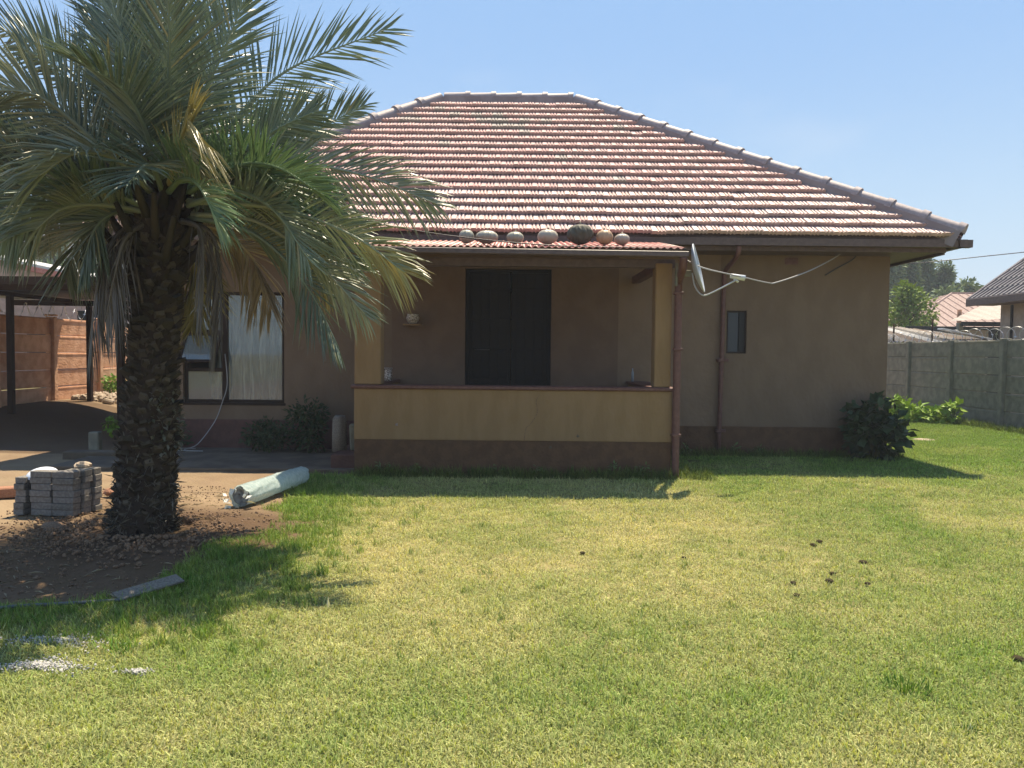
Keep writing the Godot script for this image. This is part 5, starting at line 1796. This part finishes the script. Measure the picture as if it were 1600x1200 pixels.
		o = build("ash", s, surf([0.34, 0.32, 0.29], [0.56, 0.54, 0.50], 0.1, 1.0, 0.03, 74))
		o.set_meta("kind", "stuff")
		tag(o, k[0], "ash")
	# worm casts on the lawn
	M.crumb = plain([0.055, 0.045, 0.025], 1.0, 0.0, 0.1)
	var crumbs := [["leftmost of the upper cluster of dark soil crumbs on the right lawn", 2.30, -5.78, 0.03], ["dark soil crumb at the right end of the upper cluster", 2.39, -5.89, 0.032], ["dark soil crumb at the right of the lower cluster, above the middle of the lawn", 2.13, -5.02, 0.025], ["larger dark soil crumb in the lower cluster", 2.04, -4.85, 0.03], ["dark soil crumb furthest right, between the two clusters", 2.46, -5.30, 0.036], ["small dark crumb left of the lower cluster", 1.79, -4.80, 0.024], ["lowest small dark crumb, left of and below the lower cluster", 1.72, -4.55, 0.024], ["dark crumb right of the lower cluster, level with it", 2.26, -4.80, 0.022], ["tiny lone dark crumb right of the lawn's centre", 1.23, -5.38, 0.02], ["tiny lone dark crumb in front of the veranda's right half", 0.52, -5.48, 0.024], ["dark crumb by the right edge, near the bottom of the lawn", 2.43, -3.61, 0.03]]
	for k in crumbs:
		single_rock("soil_crumb", k[0], "soil", Vector3(k[1], 0.02, k[2]), Vector3(k[3] * 1.1, k[3] * 0.5, k[3]) * 0.8, M.crumb, "dark soil crumbs dotting the lawn")
	# block and kerb under the carport
	bx_thing("block", "upright grey concrete block left of the palm trunk", "block", Vector3(-5.88, 0.03, -10.75), Vector3(-5.74, 0.30, -10.62), M.wallgrey)
	bx_thing("kerb", "low concrete kerb in the shade behind the brick stack", "kerb", Vector3(-5.95, -0.05, -10.35), Vector3(-5.2, 0.09, -10.12), M.concrete)
	# plants
	rng.seed = 61
	var dk1 := Color(0.028, 0.05, 0.022)
	var dk2 := Color(0.055, 0.085, 0.035)
	shrub("shrub", "dark large leaved shrub at the right corner of the house", Vector3(5.12, 0.0, -10.78), Vector3(0.42, 0.43, 0.34), 90, 7, 0.15, 0.75, dk1, dk2, 9)
	shrub("shrub", "low dark shrub under the left window", Vector3(-3.45, 0.03, -10.75), Vector3(0.36, 0.22, 0.24), 80, 10, 0.07, 0.5, dk1, dk2, 7)
	shrub("shrub", "taller dark shrub between the left window and veranda log", Vector3(-2.85, 0.03, -10.7), Vector3(0.28, 0.37, 0.24), 90, 10, 0.075, 0.5, dk1, dk2, 7)
	shrub("shrub", "small fern like shrub hidden behind the palm trunk", Vector3(-4.75, 0.03, -10.8), Vector3(0.2, 0.2, 0.18), 40, 10, 0.06, 0.4, dk1, dk2, 5)
	var lg1 := Color(0.15, 0.26, 0.03)
	var lg2 := Color(0.28, 0.40, 0.06)
	var spots := [["leafy plant by the house corner, leftmost of the sunlit row", 8.15, -17.3, 0.34], ["tallest yellow green leafy plant in the sunlit row", 8.55, -17.0, 0.36], ["leafy plant in the middle of the sunlit row", 8.95, -17.1, 0.28], ["smaller leafy plant right of the middle one in the sunlit row", 9.2, -16.9, 0.24], ["leafy plant at the right end of the sunlit row", 9.55, -16.6, 0.30]]
	for k in spots:
		shrub("leafy_plant", k[0], Vector3(k[1], 0, k[2]), Vector3(0.23, k[3] * 0.82, 0.23), 26, 6, 0.15, 0.6, lg1, lg2, 6)
	shrub("leafy_plant", "sunlit green weed growing on the rubble by the orange wall", Vector3(-9.55, 0.35, -18.9), Vector3(0.55, 0.22, 0.5), 70, 8, 0.10, 0.6, Color(0.12, 0.22, 0.03), Color(0.2, 0.33, 0.06), 8)
	shrub("leafy_plant", "small plant sprouting left of the palm trunk", Vector3(-5.45, 0.3, -10.5), Vector3(0.12, 0.12, 0.1), 14, 6, 0.09, 0.6, Color(0.08, 0.16, 0.02), lg1, 4)
	for k in [["clump of broad green grass at the lower right of the lawn", 1.72, -3.28, 0.10], ["little white flowering weed at the bottom right of the lawn", 1.77, -2.92, 0.05]]:
		s = mb()
		for i in 46:
			var a := rng.randf() * TAU
			var b := Vector3(cos(a), 0, sin(a))
			var col := Color(0.09, 0.19, 0.03).lerp(Color(0.16, 0.27, 0.05), rng.randf())
			if String(k[0]).begins_with("little") and i < 10:
				col = Color(0.7, 0.7, 0.62)
			leaf(s, Vector3(k[1], 0.0, k[2]) + b * rng.randf() * k[3] * 0.8, (Vector3.UP + b * rng.randf_range(0.3, 1.2)).normalized(), b, rng.randf_range(0.5, 1.0) * k[3] * 0.85, 0.10, col)
		tag(build("weed", s, M.grass), k[0], "weed")
	var weeds := [["thin weed at the veranda plinth, nearest its left corner", -1.5], ["thin weed at the veranda plinth, second from its left corner", -1.1], ["thin weed at the veranda plinth under the door's left side", -0.2], ["thin weed at the veranda plinth under the wall crack", 0.35], ["thin weed at the veranda plinth, second from the downpipe", 1.2], ["thin weed at the veranda plinth, nearest the downpipe", 1.55], ["weed at the house plinth between the two downpipes", 2.5], ["weed at the house plinth just right of the thin downpipe", 3.2], ["weed at the house plinth, nearest the large shrub", 3.6]]
	for i in 9:
		var x: float = weeds[i][1]
		var z := -8.92 if i < 6 else -11.02
		var t := thing("weed", weeds[i][0], "weed", Vector3(x, 0, z), 0.0, "weeds along the foot of the house")
		s = mb()
		foliage(s, Vector3(0, 0.09, 0), Vector3(0.08, 0.09, 0.05), 8, 5, 0.05, 0.4, Color(0.08, 0.13, 0.04), Color(0.14, 0.2, 0.07), 0.3)
		build("leaves", s, M.leaf, t)

func bx_thing(called: String, label: String, cat: String, lo: Vector3, hi: Vector3, m: Material) -> void:
	var o := bx(called, lo, hi, m, null, 0.015)
	tag(o, label, cat)
# ---------------------------------------------------------------- scene
func sky_panorama() -> Texture2D:
	var im := Image.create(1024, 512, false, Image.FORMAT_RGBAF)
	var n := FastNoiseLite.new()
	n.seed = 4
	n.frequency = 0.9
	n.fractal_octaves = 5
	for j in 512:
		var el := (0.5 - (j + 0.5) / 512.0) * PI
		for i in 1024:
			var az := (i + 0.5) / 1024.0 * TAU
			var dir := Vector3(sin(az) * cos(el), sin(el), cos(az) * cos(el))
			var up := clampf(sin(el), 0.0, 1.0)
			# pale at the horizon, deeper blue overhead
			var c := SKY_LOW.lerp(SKY_MID, smoothstep(0.0, 0.38, up)).lerp(SKY_TOP, smoothstep(0.3, 1.0, up))
			var q := dir * Vector3(1.0, 2.6, 1.0) * 2.2
			var w := n.get_noise_3d(q.x, q.y, q.z)
			w = smoothstep(0.34, 0.7, w) * smoothstep(0.02, 0.2, up)
			c = c.lerp(Color(0.47, 0.48, 0.49), w * 0.12)
			im.set_pixel(i, j, c)
	return ImageTexture.create_from_image(im)

const SKY_LOW := Color(0.285, 0.415, 0.50)
const SKY_MID := Color(0.150, 0.270, 0.455)
const SKY_TOP := Color(0.075, 0.16, 0.34)

func _ready() -> void:
	var cam := Camera3D.new()
	cam.name = "camera"
	cam.position = Vector3(0, 1.45, 0)
	cam.rotation_degrees = Vector3(-2.29, 0, 0.57)
	cam.fov = 53.13
	cam.near = 0.05
	cam.far = 2500.0
	add_child(cam)
	cam.current = true
	var env := Environment.new()
	env.background_mode = Environment.BG_SKY
	env.tonemap_mode = Environment.TONE_MAPPER_LINEAR
	env.tonemap_exposure = 2.1
	env.sdfgi_enabled = true
	env.ssao_enabled = true
	env.ssil_enabled = true
	var sky := Sky.new()
	var sm := PanoramaSkyMaterial.new()
	sm.panorama = sky_panorama()
	sky.sky_material = sm
	env.sky = sky
	env.fog_enabled = true
	env.fog_density = 0.0018
	env.fog_light_color = Color(0.86, 0.88, 0.92)
	var we := WorldEnvironment.new()
	we.name = "world"
	we.environment = env
	add_child(we)
	var sun := DirectionalLight3D.new()
	sun.name = "sun"
	sun.light_energy = 1.6
	sun.light_color = Color(1.0, 0.94, 0.83)
	sun.light_angular_distance = 0.5
	sun.shadow_enabled = true
	add_child(sun)
	sun.look_at_from_position(Vector3.ZERO, Vector3(-0.15, -1.0, 0.40), Vector3.RIGHT)

	lumpy.seed = 3
	lumpy.frequency = 0.02
	lumpy.fractal_octaves = 4
	broad.seed = 9
	broad.frequency = 0.008
	broad.fractal_octaves = 3
	materials()
	M.tilerest = vcol(0.55)
	ground()
	house()
	surroundings()
	trees()
	palm()
	small_things()
	grass()
